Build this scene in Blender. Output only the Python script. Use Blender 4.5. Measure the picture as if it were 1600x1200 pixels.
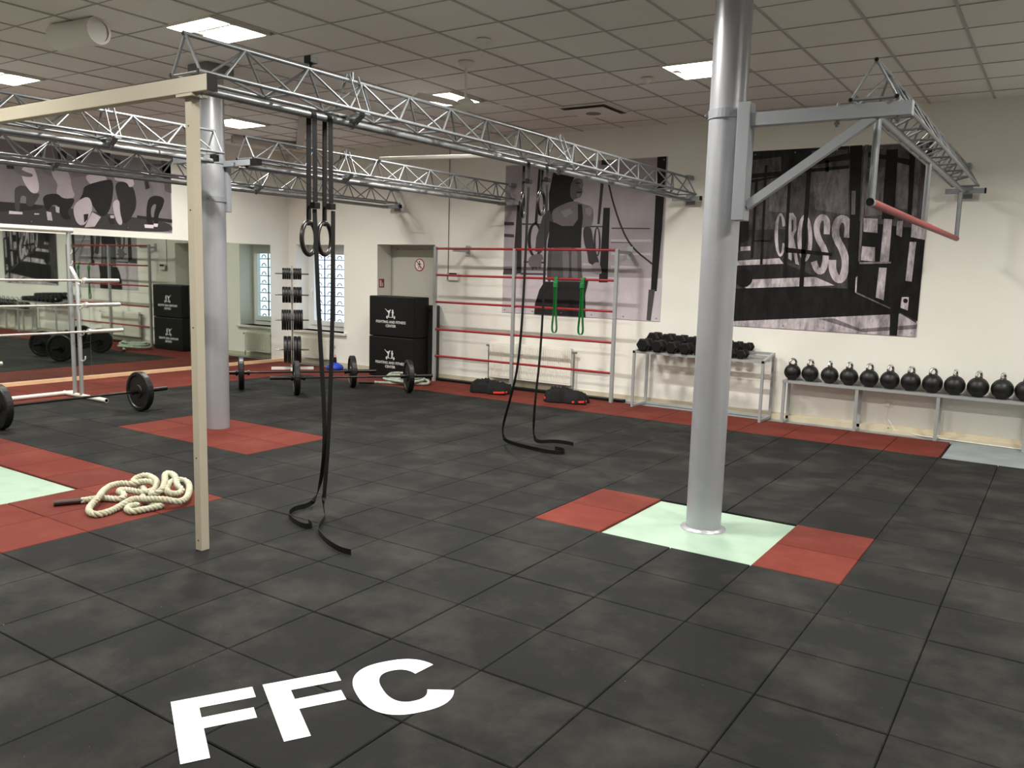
import bpy, bmesh, math, random
from mathutils import Vector, Matrix
PI = math.pi
random.seed(7)
S = bpy.context.scene
for o in list(bpy.data.objects): bpy.data.objects.remove(o)
COL = S.collection

# ------------------------------------------------------------------ camera
cam = bpy.data.cameras.new('camera'); cam.lens = 29.197; cam.sensor_width = 36; cam.clip_start = .05
camo = bpy.data.objects.new('camera', cam); COL.objects.link(camo)
yaw, pitch, roll = -0.585895, 0.134065, 0.027521
cy, sy, cp, sp = math.cos(yaw), math.sin(yaw), math.cos(pitch), math.sin(pitch)
fw = Vector((sy*cp, cy*cp, -sp)); rt = Vector((cy, -sy, 0)); up = rt.cross(fw)
r2 = rt*math.cos(roll) + up*math.sin(roll); u2 = -rt*math.sin(roll) + up*math.cos(roll)
camo.matrix_world = Matrix(((r2.x, u2.x, -fw.x, 1.9035), (r2.y, u2.y, -fw.y, -2.692), (r2.z, u2.z, -fw.z, 1.66), (0, 0, 0, 1)))
S.camera = camo

# ------------------------------------------------------------------ world, exposure
LAMP_W = 62.0
SKY = 2.4
S.view_settings.view_transform = 'Standard'; S.view_settings.look = 'None'
S.view_settings.gamma = 1; S.view_settings.use_curve_mapping = False
S.view_settings.exposure = 0.36
w = bpy.data.worlds.new('sky'); S.world = w; w.use_nodes = True
w.node_tree.nodes['Background'].inputs[0].default_value = (.80, .88, 1, 1)
w.node_tree.nodes['Background'].inputs[1].default_value = SKY

# ------------------------------------------------------------------ helpers
def lin(c):
    return tuple(((v/255)/12.92 if v/255 <= .04045 else ((v/255+.055)/1.055)**2.4) for v in c) + (1,)
MATS = {}
def mat(name, rgb, rough=.6, metal=0, var=0, scale=6, bump=0, bscale=80, rnd=0, coat=0, spec=.5, dark=None, lo=.4, hi=.65, detail=4):
    """principled material; var/dark mixes in a second tone by noise, rnd varies by object"""
    m = bpy.data.materials.new(name); m.use_nodes = True; nt = m.node_tree; N = nt.nodes; L = nt.links
    b = N['Principled BSDF']; base = lin(rgb)
    b.inputs['Roughness'].default_value = rough; b.inputs['Metallic'].default_value = metal
    b.inputs['Specular IOR Level'].default_value = spec
    if coat: b.inputs['Coat Weight'].default_value = coat; b.inputs['Coat Roughness'].default_value = .15
    b.inputs['Base Color'].default_value = base
    geo = N.new('ShaderNodeNewGeometry')
    out = None
    if var or dark:
        n = N.new('ShaderNodeTexNoise'); n.inputs['Scale'].default_value = scale; n.inputs['Detail'].default_value = detail
        L.new(geo.outputs['Position'], n.inputs['Vector'])
        r = N.new('ShaderNodeMapRange'); r.inputs[1].default_value = lo; r.inputs[2].default_value = hi
        L.new(n.outputs['Fac'], r.inputs[0])
        mx = N.new('ShaderNodeMix'); mx.data_type = 'RGBA'
        second = lin(dark) if dark else tuple(min(1, v*(1+var)) for v in base[:3])+(1,)
        mx.inputs[6].default_value = base; mx.inputs[7].default_value = second
        L.new(r.outputs[0], mx.inputs[0]); out = mx.outputs[2]
    if rnd:
        oi = N.new('ShaderNodeObjectInfo'); r = N.new('ShaderNodeMapRange')
        r.inputs[3].default_value = 1-rnd; r.inputs[4].default_value = 1+rnd
        L.new(oi.outputs['Random'], r.inputs[0])
        mm = N.new('ShaderNodeMix'); mm.data_type = 'RGBA'; mm.blend_type = 'MULTIPLY'; mm.inputs[0].default_value = 1
        if out: L.new(out, mm.inputs[6])
        else: mm.inputs[6].default_value = base
        L.new(r.outputs[0], mm.inputs[7]); out = mm.outputs[2]
    if out: L.new(out, b.inputs['Base Color'])
    if bump:
        n = N.new('ShaderNodeTexNoise'); n.inputs['Scale'].default_value = bscale; n.inputs['Detail'].default_value = 3
        L.new(geo.outputs['Position'], n.inputs['Vector'])
        bp = N.new('ShaderNodeBump'); bp.inputs['Strength'].default_value = bump; bp.inputs['Distance'].default_value = .004
        L.new(n.outputs['Fac'], bp.inputs['Height']); L.new(bp.outputs[0], b.inputs['Normal'])
    MATS[name] = m; return m

class MB:
    """collects shapes, links them as ONE mesh object"""
    def __init__(s): s.v = []; s.f = []; s.sm = []
    def face(s, pts, smooth=False):
        k = len(s.v); s.v += [tuple(p) for p in pts]; s.f.append(tuple(range(k, k+len(pts)))); s.sm.append(smooth); return s
    def box(s, x0, x1, y0, y1, z0, z1, M=None):
        P = [Vector(p) for p in ((x0,y0,z0),(x1,y0,z0),(x1,y1,z0),(x0,y1,z0),(x0,y0,z1),(x1,y0,z1),(x1,y1,z1),(x0,y1,z1))]
        if M: P = [M @ p for p in P]
        k = len(s.v); s.v += [tuple(p) for p in P]
        for q in ((0,3,2,1),(4,5,6,7),(0,1,5,4),(1,2,6,5),(2,3,7,6),(3,0,4,7)): s.f.append(tuple(k+i for i in q)); s.sm.append(False)
        return s
    def bbox(s, x0, x1, y0, y1, z0, z1, b=.004):
        """box with a chamfer all round"""
        bm = bmesh.new(); bmesh.ops.create_cube(bm, size=1)
        for v in bm.verts: v.co = Vector((x0+(v.co.x+.5)*(x1-x0), y0+(v.co.y+.5)*(y1-y0), z0+(v.co.z+.5)*(z1-z0)))
        bmesh.ops.bevel(bm, geom=list(bm.edges), offset=b, segments=2, affect='EDGES', profile=.5)
        return s.addbm(bm)
    def addbm(s, bm, M=None, smooth=False):
        k = len(s.v); bm.verts.index_update()
        for v in bm.verts: s.v.append(tuple(M @ v.co if M else v.co))
        for f in bm.faces: s.f.append(tuple(k+v.index for v in f.verts)); s.sm.append(smooth)
        bm.free(); return s
    def beam(s, a, b, w, h, upv=(0,0,1)):
        """rectangular bar from a to b"""
        a = Vector(a); b = Vector(b); d = (b-a); L = d.length; d.normalize(); r = d.cross(Vector(upv))
        if r.length < 1e-4: r = d.cross(Vector((1,0,0)))
        r.normalize(); u = r.cross(d)
        M = Matrix(((r.x,d.x,u.x,a.x),(r.y,d.y,u.y,a.y),(r.z,d.z,u.z,a.z),(0,0,0,1)))
        return s.box(-w/2, w/2, 0, L, -h/2, h/2, M)
    def tube(s, pts, r, n=10, cap=True, closed=False):
        pts = [Vector(p) for p in pts]; m = len(pts); R = r if isinstance(r, (list, tuple)) else [r]*m
        k = len(s.v); prev = None
        for i, p in enumerate(pts):
            if closed: t = (pts[(i+1) % m]-pts[i-1])
            else: t = (pts[min(i+1, m-1)]-pts[max(i-1, 0)])
            t.normalize()
            if prev is None:
                a = Vector((0,0,1)) if abs(t.z) < .9 else Vector((1,0,0)); u = t.cross(a).normalized()
            else:
                u = (prev - t*prev.dot(t)).normalized()
            prev = u; v = t.cross(u)
            for j in range(n):
                a = 2*PI*j/n; s.v.append(tuple(p + (u*math.cos(a)+v*math.sin(a))*R[i]))
        for i in range(m if closed else m-1):
            for j in range(n):
                a = k+i*n+j; b = k+i*n+(j+1) % n; c = k+((i+1) % m)*n+(j+1) % n; d = k+((i+1) % m)*n+j
                s.f.append((a, b, c, d)); s.sm.append(True)
        if cap and not closed:
            s.face([s.v[k+j] for j in range(n)][::-1]); s.face([s.v[k+(m-1)*n+j] for j in range(n)])
        return s
    def lathe(s, prof, n=24, M=None, smooth=True):
        """prof: (radius, z) from bottom to top"""
        k = len(s.v)
        for r, z in prof:
            for j in range(n):
                p = Vector((r*math.cos(2*PI*j/n), r*math.sin(2*PI*j/n), z)); s.v.append(tuple(M @ p if M else p))
        for i in range(len(prof)-1):
            for j in range(n):
                s.f.append((k+i*n+j, k+i*n+(j+1) % n, k+(i+1)*n+(j+1) % n, k+(i+1)*n+j)); s.sm.append(smooth)
        return s
    def cyl(s, a, b, r, n=20):
        """cylinder with own cap rims so that the edge stays crisp"""
        a = Vector(a); b = Vector(b); return s.tube([a, b], r, n)
    def ribbon(s, pts, wv, w, t=.0025):
        """flat strap through pts; wv: width direction per point or one for all"""
        pts = [Vector(p) for p in pts]; m = len(pts); k = len(s.v)
        for i, p in enumerate(pts):
            d = (pts[min(i+1, m-1)]-pts[max(i-1, 0)]).normalized()
            q = Vector(wv[i] if isinstance(wv[0], (tuple, list)) else wv); q = (q - d*q.dot(d)).normalized(); nn = d.cross(q).normalized()
            for a, b in ((-1,-1),(1,-1),(1,1),(-1,1)): s.v.append(tuple(p + q*a*w/2 + nn*b*t/2))
        for i in range(m-1):
            for j in range(4): s.f.append((k+i*4+j, k+i*4+(j+1) % 4, k+i*4+4+(j+1) % 4, k+i*4+4+j)); s.sm.append(False)
        s.f.append((k, k+3, k+2, k+1)); s.sm.append(False)
        e = k+(m-1)*4; s.f.append((e, e+1, e+2, e+3)); s.sm.append(False)
        return s
    def prism(s, poly, z0, z1, M=None):
        """extruded polygon in the xy plane"""
        f = lambda p: tuple(M @ Vector(p)) if M else tuple(p)
        s.face([f((x, y, z0)) for x, y in poly][::-1]); s.face([f((x, y, z1)) for x, y in poly])
        for i in range(len(poly)):
            a, b = poly[i], poly[(i+1) % len(poly)]
            s.face([f((a[0], a[1], z0)), f((b[0], b[1], z0)), f((b[0], b[1], z1)), f((a[0], a[1], z1))])
        return s
    def build(s, name, m, parent=None, label=None):
        me = bpy.data.meshes.new(name); me.from_pydata(s.v, [], s.f); me.update()
        me.polygons.foreach_set('use_smooth', s.sm)
        if m: me.materials.append(m)
        return link(me, name, parent, label)
def link(me, name, parent=None, label=None):
    o = bpy.data.objects.new(name, me); COL.objects.link(o)
    if parent: o.parent = parent
    if label: o['label'] = label
    return o
def tag(o, label=None, cat=None, group=None, kind=None):
    for k, v in (('label', label), ('category', cat), ('group', group), ('kind', kind)):
        if v: o[k] = v
    return o
def thing(name, label, cat, loc=(0,0,0), rz=0, group=None):
    o = bpy.data.objects.new(name, None); COL.objects.link(o); o.empty_display_size = .1
    o.location = loc; o.rotation_euler = (0, 0, rz); return tag(o, label, cat, group)
def dup(o, loc=None, rz=None, label=None, group=None, parent=None):
    c = o.copy(); COL.objects.link(c)
    if parent: c.parent = parent
    if loc is not None: c.location = loc
    if rz is not None: c.rotation_euler = (0, 0, rz)
    if label: c['label'] = label
    if group: c['group'] = group
    for ch in [x for x in o.children]: dup(ch, parent=c)
    return c

# materials
def rubber(name, a, b_, speck):
    m = bpy.data.materials.new(name); m.use_nodes = True; nt = m.node_tree; N = nt.nodes; L = nt.links; b = N['Principled BSDF']
    b.inputs['Roughness'].default_value = .8; b.inputs['Specular IOR Level'].default_value = .2
    g = N.new('ShaderNodeNewGeometry')
    def noise(sc, det, lo, hi, rough=.5):
        n = N.new('ShaderNodeTexNoise'); n.inputs['Scale'].default_value = sc; n.inputs['Detail'].default_value = det; n.inputs['Roughness'].default_value = rough
        L.new(g.outputs['Position'], n.inputs['Vector']); r = N.new('ShaderNodeMapRange'); r.inputs[1].default_value = lo; r.inputs[2].default_value = hi
        L.new(n.outputs['Fac'], r.inputs[0]); return r.outputs[0], n.outputs['Fac']
    def mix(f, c1, c2, mode='MIX'):
        x = N.new('ShaderNodeMix'); x.data_type = 'RGBA'; x.blend_type = mode
        for k, c in ((0, f), (6, c1), (7, c2)):
            if isinstance(c, (tuple, float, int)): x.inputs[k].default_value = c
            else: L.new(c, x.inputs[k])
        return x.outputs[2]
    big, _ = noise(1.9, 9, .46, .76, .66); col = mix(big, lin(a), lin(b_))
    fine, _ = noise(420, 2, .3, .7); gm = N.new('ShaderNodeMapRange'); gm.inputs[3].default_value = .72; gm.inputs[4].default_value = 1.3; L.new(fine, gm.inputs[0])
    col = mix(1.0, col, gm.outputs[0], 'MULTIPLY')
    oi = N.new('ShaderNodeObjectInfo'); rr_ = N.new('ShaderNodeMapRange'); rr_.inputs[3].default_value = .88; rr_.inputs[4].default_value = 1.14; L.new(oi.outputs['Random'], rr_.inputs[0])
    col = mix(1.0, col, rr_.outputs[0], 'MULTIPLY')
    sp_, _ = noise(95, 1, .80, .83); col = mix(sp_, col, lin(speck))
    L.new(col, b.inputs['Base Color'])
    _, f = noise(300, 3, 0, 1); bp = N.new('ShaderNodeBump'); bp.inputs['Strength'].default_value = .35; bp.inputs['Distance'].default_value = .003
    L.new(f, bp.inputs['Height']); L.new(bp.outputs[0], b.inputs['Normal']); return m
RUB = rubber('rubber_black', (20,21,21), (52,51,46), (120,120,112))
RED = rubber('rubber_red', (94,36,27), (110,52,41), (150,90,80))
GREENP = mat('painted_concrete_green', (152,174,157), .45, dark=(134,162,142), scale=5, lo=.45, hi=.8, bump=.2, bscale=30)
CONC = mat('painted_concrete_grey', (128,135,138), .55, dark=(142,150,153), scale=3)
UNDER = mat('dark_screed', (14,14,14), .9)
WALL = mat('wall_paint', (238,236,228), .8, var=.02, scale=2, bump=.08, bscale=60)
CEIL = mat('ceiling_tile_board', (236,233,229), .9, rnd=.025, bump=.1, bscale=120)
CGRID = mat('ceiling_grid', (182,178,172), .6)
SILV = mat('silver_column_paint', (166,168,174), .36, .38, var=.04, scale=9, spec=.5)
BRK = mat('grey_bracket_paint', (146,150,156), .42, .25)
GALV = mat('galvanised_steel', (134,138,141), .42, .6, var=.15, scale=12)
CREAM = mat('warm_tinted_beam_paint', (176,168,150), .45, var=.03, scale=7)  # grey paint with the warm lamp light put into its colour
BLK = mat('black_plastic', (9,9,9), .5, spec=.3)
STRAP = mat('black_nylon_strap', (9,9,9), .7, bump=.3, bscale=500, spec=.3)
RUBP = mat('black_plate_rubber', (13,13,14), .45, var=.2, scale=14)
HEX = mat('black_hex_rubber', (8,8,9), .55, spec=.3)
CHR = mat('chrome', (220,220,218), .12, 1)
STEEL = mat('dark_bar_steel', (60,58,56), .35, .9)
BARS = mat('polished_bar_steel', (225,222,214), .3, .5)
RACKP = mat('light_rack_paint', (170,173,174), .4, .35)
REDP = mat('red_rung_paint', (150,24,34), .4)
REDG = mat('red_grip_tape', (140,54,52), .6)
GRN = mat('green_latex', (10,120,50), .45)
WHT = mat('white_metal', (228,226,216), .5)
PVC = mat('white_window_frame', (232,234,232), .4)
SILL = mat('stone_sill', (225,222,212), .4)
DOORM = mat('grey_door_paint', (182,180,170), .5)
VINYL = mat('black_vinyl', (12,13,13), .55, bump=.1, bscale=40, spec=.3)
VINYLG = mat('dark_grey_vinyl', (50,53,53), .55)
PRW = mat('white_print', (225,225,222), .6)
PRR = mat('red_print', (160,40,34), .6)
PRK = mat('black_print', (25,24,24), .6)
LETTER = mat('white_letter', (250,250,248), .6)
ROPEM = mat('sisal_rope', (186,187,170), .85, dark=(170,166,135), scale=30, bump=.5, bscale=300)
ROPEG = mat('pale_green_rope', (176,186,170), .85, dark=(140,150,136), scale=30)
TAPE = mat('rope_end_sleeve', (52,34,30), .5)
BAG = mat('black_bag_fabric', (8,8,8), .9, bump=.6, bscale=60)
ORNG = mat('orange_red_webbing', (225,60,40), .6)
WOOD = mat('pale_wood_ledge', (226,190,150), .5, var=.08, scale=10)
SKIRT = mat('beige_skirting', (200,190,166), .6)
BLUE = mat('blue_dome', (30,70,190), .5)
MIRR = mat('mirror_glass', (205,214,204), .02, 1)
RADM = mat('radiator_enamel', (240,238,228), .4)
DUCT = mat('duct_shadow_grey', (84,76,66), .8)
DIMG = mat('dull_grey_plastic', (120,120,118), .6)
CANV = mat('poster_edge', (190,185,188), .7)
NEARB = mat('street_facade', (200,190,180), .9)
def glass():
    m = bpy.data.materials.new('window_glass'); m.use_nodes = True; nt = m.node_tree; N = nt.nodes
    N.remove(N['Principled BSDF']); t = N.new('ShaderNodeBsdfTransparent'); t.inputs[0].default_value = (.9,.94,.97,1)
    g = N.new('ShaderNodeBsdfGlossy'); g.inputs['Roughness'].default_value = .03; mx = N.new('ShaderNodeMixShader'); mx.inputs[0].default_value = .08
    nt.links.new(t.outputs[0], mx.inputs[1]); nt.links.new(g.outputs[0], mx.inputs[2]); nt.links.new(mx.outputs[0], N['Material Output'].inputs[0]); return m
GLASS = glass()
def emit(name, c, s):
    m = bpy.data.materials.new(name); m.use_nodes = True; N = m.node_tree.nodes; b = N['Principled BSDF']
    b.inputs['Base Color'].default_value = (.8,.8,.8,1); b.inputs['Emission Color'].default_value = c; b.inputs['Emission Strength'].default_value = s; return m
LAMPM = emit('lamp_tube', (1,.96,.88,1), 14)
def poster_mat(name, lo, hi, sc):
    m = bpy.data.materials.new(name); m.use_nodes = True; nt = m.node_tree; N = nt.nodes; L = nt.links; b = N['Principled BSDF']
    b.inputs['Roughness'].default_value = .6; b.inputs['Specular IOR Level'].default_value = .2
    a = N.new('ShaderNodeVertexColor'); a.layer_name = 'print'
    n = N.new('ShaderNodeTexNoise'); n.inputs['Scale'].default_value = 1; n.inputs['Detail'].default_value = 9; n.inputs['Roughness'].default_value = .7
    g = N.new('ShaderNodeNewGeometry'); mp = N.new('ShaderNodeMapping'); mp.inputs['Scale'].default_value = sc; L.new(g.outputs['Position'], mp.inputs['Vector']); L.new(mp.outputs[0], n.inputs['Vector'])
    r = N.new('ShaderNodeMapRange'); r.inputs[1].default_value = .38; r.inputs[2].default_value = .62; r.inputs[3].default_value = lo; r.inputs[4].default_value = hi
    L.new(n.outputs['Fac'], r.inputs[0])
    x = N.new('ShaderNodeMix'); x.data_type = 'RGBA'; x.blend_type = 'MULTIPLY'; x.inputs[0].default_value = 1
    L.new(a.outputs[0], x.inputs[6]); L.new(r.outputs[0], x.inputs[7]); L.new(x.outputs[2], b.inputs['Base Color']); return m
POSTS = {'soft': poster_mat('poster_print', .92, 1.06, (3,3,3)), 'grunge': poster_mat('poster_print_worn', .45, 1.45, (11,11,3.5))}

WX = -9.51   # left wall
WY = 7.34    # back wall
CZ = 3.552   # ceiling

# ------------------------------------------------------------------ lamps (recessed louvre panels)
def make_light(x, y, label, off=False):
    t = thing('ceiling_light', label, 'ceiling light', (x, y, CZ), 0, 'recessed square ceiling lights')
    f = MB()
    for a in ((-.297,.297,-.297,-.275),(-.297,.297,.275,.297),(-.297,-.275,-.275,.275),(.275,.297,-.275,.275)): f.box(*a, -.012, .04)
    f.box(-.275, .275, -.275, .275, .05, .06)
    f.build('frame', WHT, t)
    for yy in (-.17, .17):
        MB().box(-.27, .27, yy-.1, yy+.1, -.004, .03).build('lit_reflector', LAMPM, t)
    lv = MB()
    for k in range(9):
        xx = -.24+.06*k; lv.box(xx-.004, xx+.004, -.068, .068, .0, .03)
    lv.build('louvre', CHR, t)['kind'] = 'stuff'
    L = bpy.data.lights.new('lamp_glow', 'AREA'); L.shape = 'RECTANGLE'; L.size = .52; L.size_y = .07; L.energy = LAMP_W
    L.color = (1, .965, .90); L.spread = math.radians(152)
    lo = bpy.data.objects.new('lamp_glow', L); COL.objects.link(lo); lo.parent = t; lo.location = (0, 0, -.006)
    return t
LIGHTS = [(-4.1,1.85,'square louvre light with a striped middle above the cream beam'),(-7.7,1.85,'bright ceiling light cut off by the left picture edge'),
 (-7.7,4.85,'ceiling light half hidden behind the slimmer far column'),(-4.1,4.85,'ceiling light beside the fan, over the long truss'),(-1.1,4.85,'ceiling light partly hidden behind the near silver column'),
 (-1.1,1.85,'ceiling light above the near tile floor'),(-1.1,-1.15,'ceiling light above the white floor letters'),(-4.1,-1.15,'ceiling light left of the white floor letters'),
 (2.5,4.85,'ceiling light near the short truss on the right'),(2.5,1.85,'ceiling light on the right of the camera'),(2.5,-1.15,'ceiling light over the camera'),(-7.7,-1.15,'ceiling light over the left mirror end')]
for x, y, l in LIGHTS: make_light(x, y, l)

# ------------------------------------------------------------------ room shell
RX, FY = 5.2, -6.0
fl = MB().box(WX-.4, RX+.3, FY-.3, WY+.8, -.12, -.022).build('floor', UNDER); tag(fl, kind='structure')
GX = [-9.6,-9.5]+[-9.0+.5*i for i in range(0, 29)]
def xl(i): return i*.5
def yl(j):
    if j <= 6: return j*.5
    if j <= 12: return 3.0+(j-6)*(3.14/6)
    return 6.14+(j-12)*.47
# which colour stands in which cell (i, j = lower corner of the cell, half metre grid)
def cell(i, j):
    if j in (4,5) and i in (-1,0): return None
    if j in (4,5) and i in (-2,1): return 'r'
    if j in (4,5) and -12 <= i <= -9: return 'r'
    if j <= 1 and -7 <= j and -13 <= i <= -7:
        if j == 1: return 'r'
        if i in (-8,-7): return 'r'
        if j >= -6: return None
    if j >= 12: return 'r' if i <= 1 else None
    if i <= -17: return 'r'
    return 'k'
def tile_mesh(name, m):
    b = MB(); g = .0022; e = .25-g; c = .004
    P = [(-e,-e,-.02),(e,-e,-.02),(e,e,-.02),(-e,e,-.02),(-e,-e,-c),(e,-e,-c),(e,e,-c),(-e,e,-c),(-e+c,-e+c,0),(e-c,-e+c,0),(e-c,e-c,0),(-e+c,e-c,0)]
    b.v = P
    for k in (0, 4):
        for i in range(4): b.f.append((k+i, k+(i+1) % 4, k+4+(i+1) % 4, k+4+i)); b.sm.append(False)
    b.f.append((8,9,10,11)); b.sm.append(False)
    me = bpy.data.meshes.new(name); me.from_pydata(b.v, [], b.f); me.materials.append(m); me.update(); return me
TK = tile_mesh('tile_black', RUB); TR = tile_mesh('tile_red', RED)
def proj(p):
    d = Vector(p)-camo.matrix_world.translation; z = d.dot(fw)
    return (800+1297.6*d.dot(r2)/z, 600-1297.6*d.dot(u2)/z, z) if z > .2 else None
cells = []
for i in range(-19, 10):
    for j in range(-11, 14):
        c = cell(i, j)
        if not c: continue
        x0, x1, y0, y1 = xl(i), xl(i+1), yl(j), yl(j+1)
        q = [proj((x, y, 0)) for x, y in ((x0,y0),(x1,y0),(x1,y1),(x0,y1))]
        a = 0
        if all(q):
            cx = sum(t[0] for t in q)/4; cyy = sum(t[1] for t in q)/4
            if -120 < cx < 1720 and 400 < cyy < 1330:
                a = abs(sum(q[k][0]*q[(k+1) % 4][1]-q[(k+1) % 4][0]*q[k][1] for k in range(4)))/2
        cells.append((a, i, j, c))
cells.sort(reverse=True)
rest = {'k': MB(), 'r': MB()}
for n, (a, i, j, c) in enumerate(cells):
    x0, x1, y0, y1 = xl(i), xl(i+1), yl(j), yl(j+1)
    if n < 298 and a > 0:
        o = link(TK if c == 'k' else TR, 'floor_tile', fl, 'red rubber tile' if c == 'r' else None)
        o.location = ((x0+x1)/2+random.uniform(-.0012,.0012), (y0+y1)/2+random.uniform(-.0012,.0012), random.uniform(-.0012,.0004))
        o.scale = ((x1-x0)/.5, (y1-y0)/.5, 1); o.rotation_euler = (0, 0, random.uniform(-.0025,.0025))
    else:
        me = TK; k = len(rest[c].v)
        for v in me.vertices: rest[c].v.append(((x0+x1)/2+v.co.x*(x1-x0)/.5, (y0+y1)/2+v.co.y*(y1-y0)/.5, v.co.z))
        for p in me.polygons: rest[c].f.append(tuple(k+t for t in p.vertices)); rest[c].sm.append(False)
tag(rest['k'].build('tile_field', RUB, fl), 'black rubber tiles', kind='stuff')
tag(rest['r'].build('tile_field', RED, fl), 'red rubber tiles', kind='stuff')
MB().box(-.5, .5, 2.0, 3.0, -.022, -.016).build('painted_patch', GREENP, fl, 'pale green painted concrete')
MB().box(-6.5, -4.0, -3.0, .5, -.022, -.016).build('painted_patch', GREENP, fl, 'pale green painted concrete')
MB().box(1.02, RX, 6.14, WY, -.022, -.012).build('painted_patch', CONC, fl, 'bluish grey painted concrete')
MB().box(WX, 1.02, 7.085, WY, -.022, -.01).build('painted_patch', CONC, fl, 'grey concrete strip along the wall')
# white letters, thin shapes just above the tiles
O = Vector((-.413, -1.14)); U = Vector((.503, .864)); Nn = Vector((-.864, .503))
def lp(a, h): q = O + U*a + Nn*h; return (q.x, q.y)
def letterF(a0, wd):
    m = MB()
    for P in ([(0,0),(.094,0),(.094,.44),(0,.44)], [(.094,.355),(wd,.355),(wd,.44),(.094,.44)], [(.094,.2),(wd-.02,.2),(wd-.02,.278),(.094,.278)]):
        m.prism([lp(a0+x, y) for x, y in P], .0009, .0018)
    return m
letterF(0, .30).build('floor_letter', LETTER, fl, 'white letter F, first')
letterF(.34, .295).build('floor_letter', LETTER, fl, 'white letter F, second')
m = MB(); nseg = 40
def sup(t, rx, ry, e=.8): c, s_ = math.cos(t), math.sin(t); return (rx*math.copysign(abs(c)**e, c), ry*math.copysign(abs(s_)**e, s_))
for k in range(nseg):
    t0 = math.radians(27+(333-27)*k/nseg); t1 = math.radians(27+(333-27)*(k+1)/nseg)
    q = [sup(t0,.19,.222), sup(t1,.19,.222), sup(t1,.085,.135), sup(t0,.085,.135)]
    m.prism([lp(.852+x, .22+y) for x, y in q], .0009, .0018)
m.build('floor_letter', LETTER, fl, 'white letter C')

# ceiling
ce = MB().box(WX-.4, RX+.3, FY-.3, WY+.8, CZ+.03, CZ+.13).build('ceiling', CGRID); tag(ce, kind='structure')
ctm = bpy.data.meshes.new('ceiling_tile')
b = MB(); e = .2975; b.box(-e, e, -e, e, .004, .016); ctm.from_pydata(b.v, [], b.f); ctm.materials.append(CEIL); ctm.update()
skip = set((round((x-.77)/.6), round((y-4.87)/.6)) for x, y, l in LIGHTS)
cc = []
for i in range(-18, 9):
    for j in range(-19, 6):
        x, y = .77+.6*i, 4.87+.6*j
        if x < WX-.1 or x > RX or y < FY or y > WY+.2: continue
        if any(abs(x-lx) < .31 and abs(y-ly) < .31 for lx, ly, l in LIGHTS): continue
        q = proj((x, y, CZ)); a = 0
        if q and -60 < q[0] < 1660 and -60 < q[1] < 400: a = 1/q[2]
        cc.append((a, x, y))
cc.sort(reverse=True); rr = MB()
for n, (a, x, y) in enumerate(cc):
    if n < 298 and a > 0:
        o = link(ctm, 'ceiling_tile', ce); o.location = (x, y, CZ+random.uniform(0, .002))
    else: rr.box(x-e, x+e, y-e, y+e, CZ+.004, CZ+.016)
tag(rr.build('tile_field', CEIL, ce), kind='stuff')
g = MB()
for k in range(-18, 10): g.box(.47+.6*k-.010, .47+.6*k+.010, FY, WY, CZ-.003, CZ+.004)
g.build('ceiling_grid', CGRID, ce)
g = MB()
for k in range(-19, 6): g.box(WX, RX, 4.57+.6*k-.005, 4.57+.6*k+.005, CZ-.001, CZ+.004)
g.build('ceiling_grid', CGRID, ce)

# walls
wb = MB()
D = .36
wb.box(WX-.4, -9.33, WY, WY+D, -.1, CZ+.1); wb.box(-9.33, -8.17, WY, WY+D, -.1, .56); wb.box(-9.33, -8.17, WY, WY+D, 2.03, CZ+.1)
wb.box(-8.17, -7.42, WY, WY+D, -.1, CZ+.1); wb.box(-7.42, -6.23, WY, WY+D, 2.04, CZ+.1); wb.box(-6.23, RX+.3, WY, WY+D, -.1, CZ+.1)
wb.box(-7.6, -6.0, WY+D, WY+D+.1, -.1, 2.3)
tag(wb.build('wall_back', WALL), kind='structure')
tag(MB().box(WX-.3, WX, FY, WY, -.1, CZ+.1).build('wall_left', WALL), kind='structure')
tag(MB().box(RX, RX+.3, FY, WY, -.1, CZ+.1).build('wall_right', WALL), kind='structure')
tag(MB().box(WX-.3, RX+.3, FY-.3, FY, -.1, CZ+.1).build('wall_front', WALL), kind='structure')
tag(MB().box(-6.2, RX, WY-.014, WY, -.01, .07).box(-8.17, -7.42, WY-.014, WY, -.01, .06).box(WX, -8.17, WY-.014, WY, -.01, .06).build('baseboard_back', SKIRT), kind='structure')
tag(MB().box(WX, WX+.05, FY, 7.3, -.0, .045).build('baseboard_left', WOOD), kind='structure')
tag(MB().box(-.95, .35, 7.27, WY-.016, -.01, .055).box(.35, 3.2, 7.25, WY-.016, -.01, .03).build('trim_1', SKIRT), kind='structure')
tag(MB().box(-6.1, -2.85, 7.09, 7.2, -.01, .03).build('shadow_gap_strip', BLK), kind='structure')  # black strip standing in for the shaded gap at the wall foot
# angled bulkhead under the ceiling in the far left
bk = MB(); bk.beam((-8.28,6.49,CZ-.055), (-6.05,4.55,CZ-.055), .10, .1); bk.beam((-8.28,6.49,CZ-.055), (-8.62,5.50,CZ-.055), .10, .1)
tag(bk.build('trim_3', CGRID), kind='structure')

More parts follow.
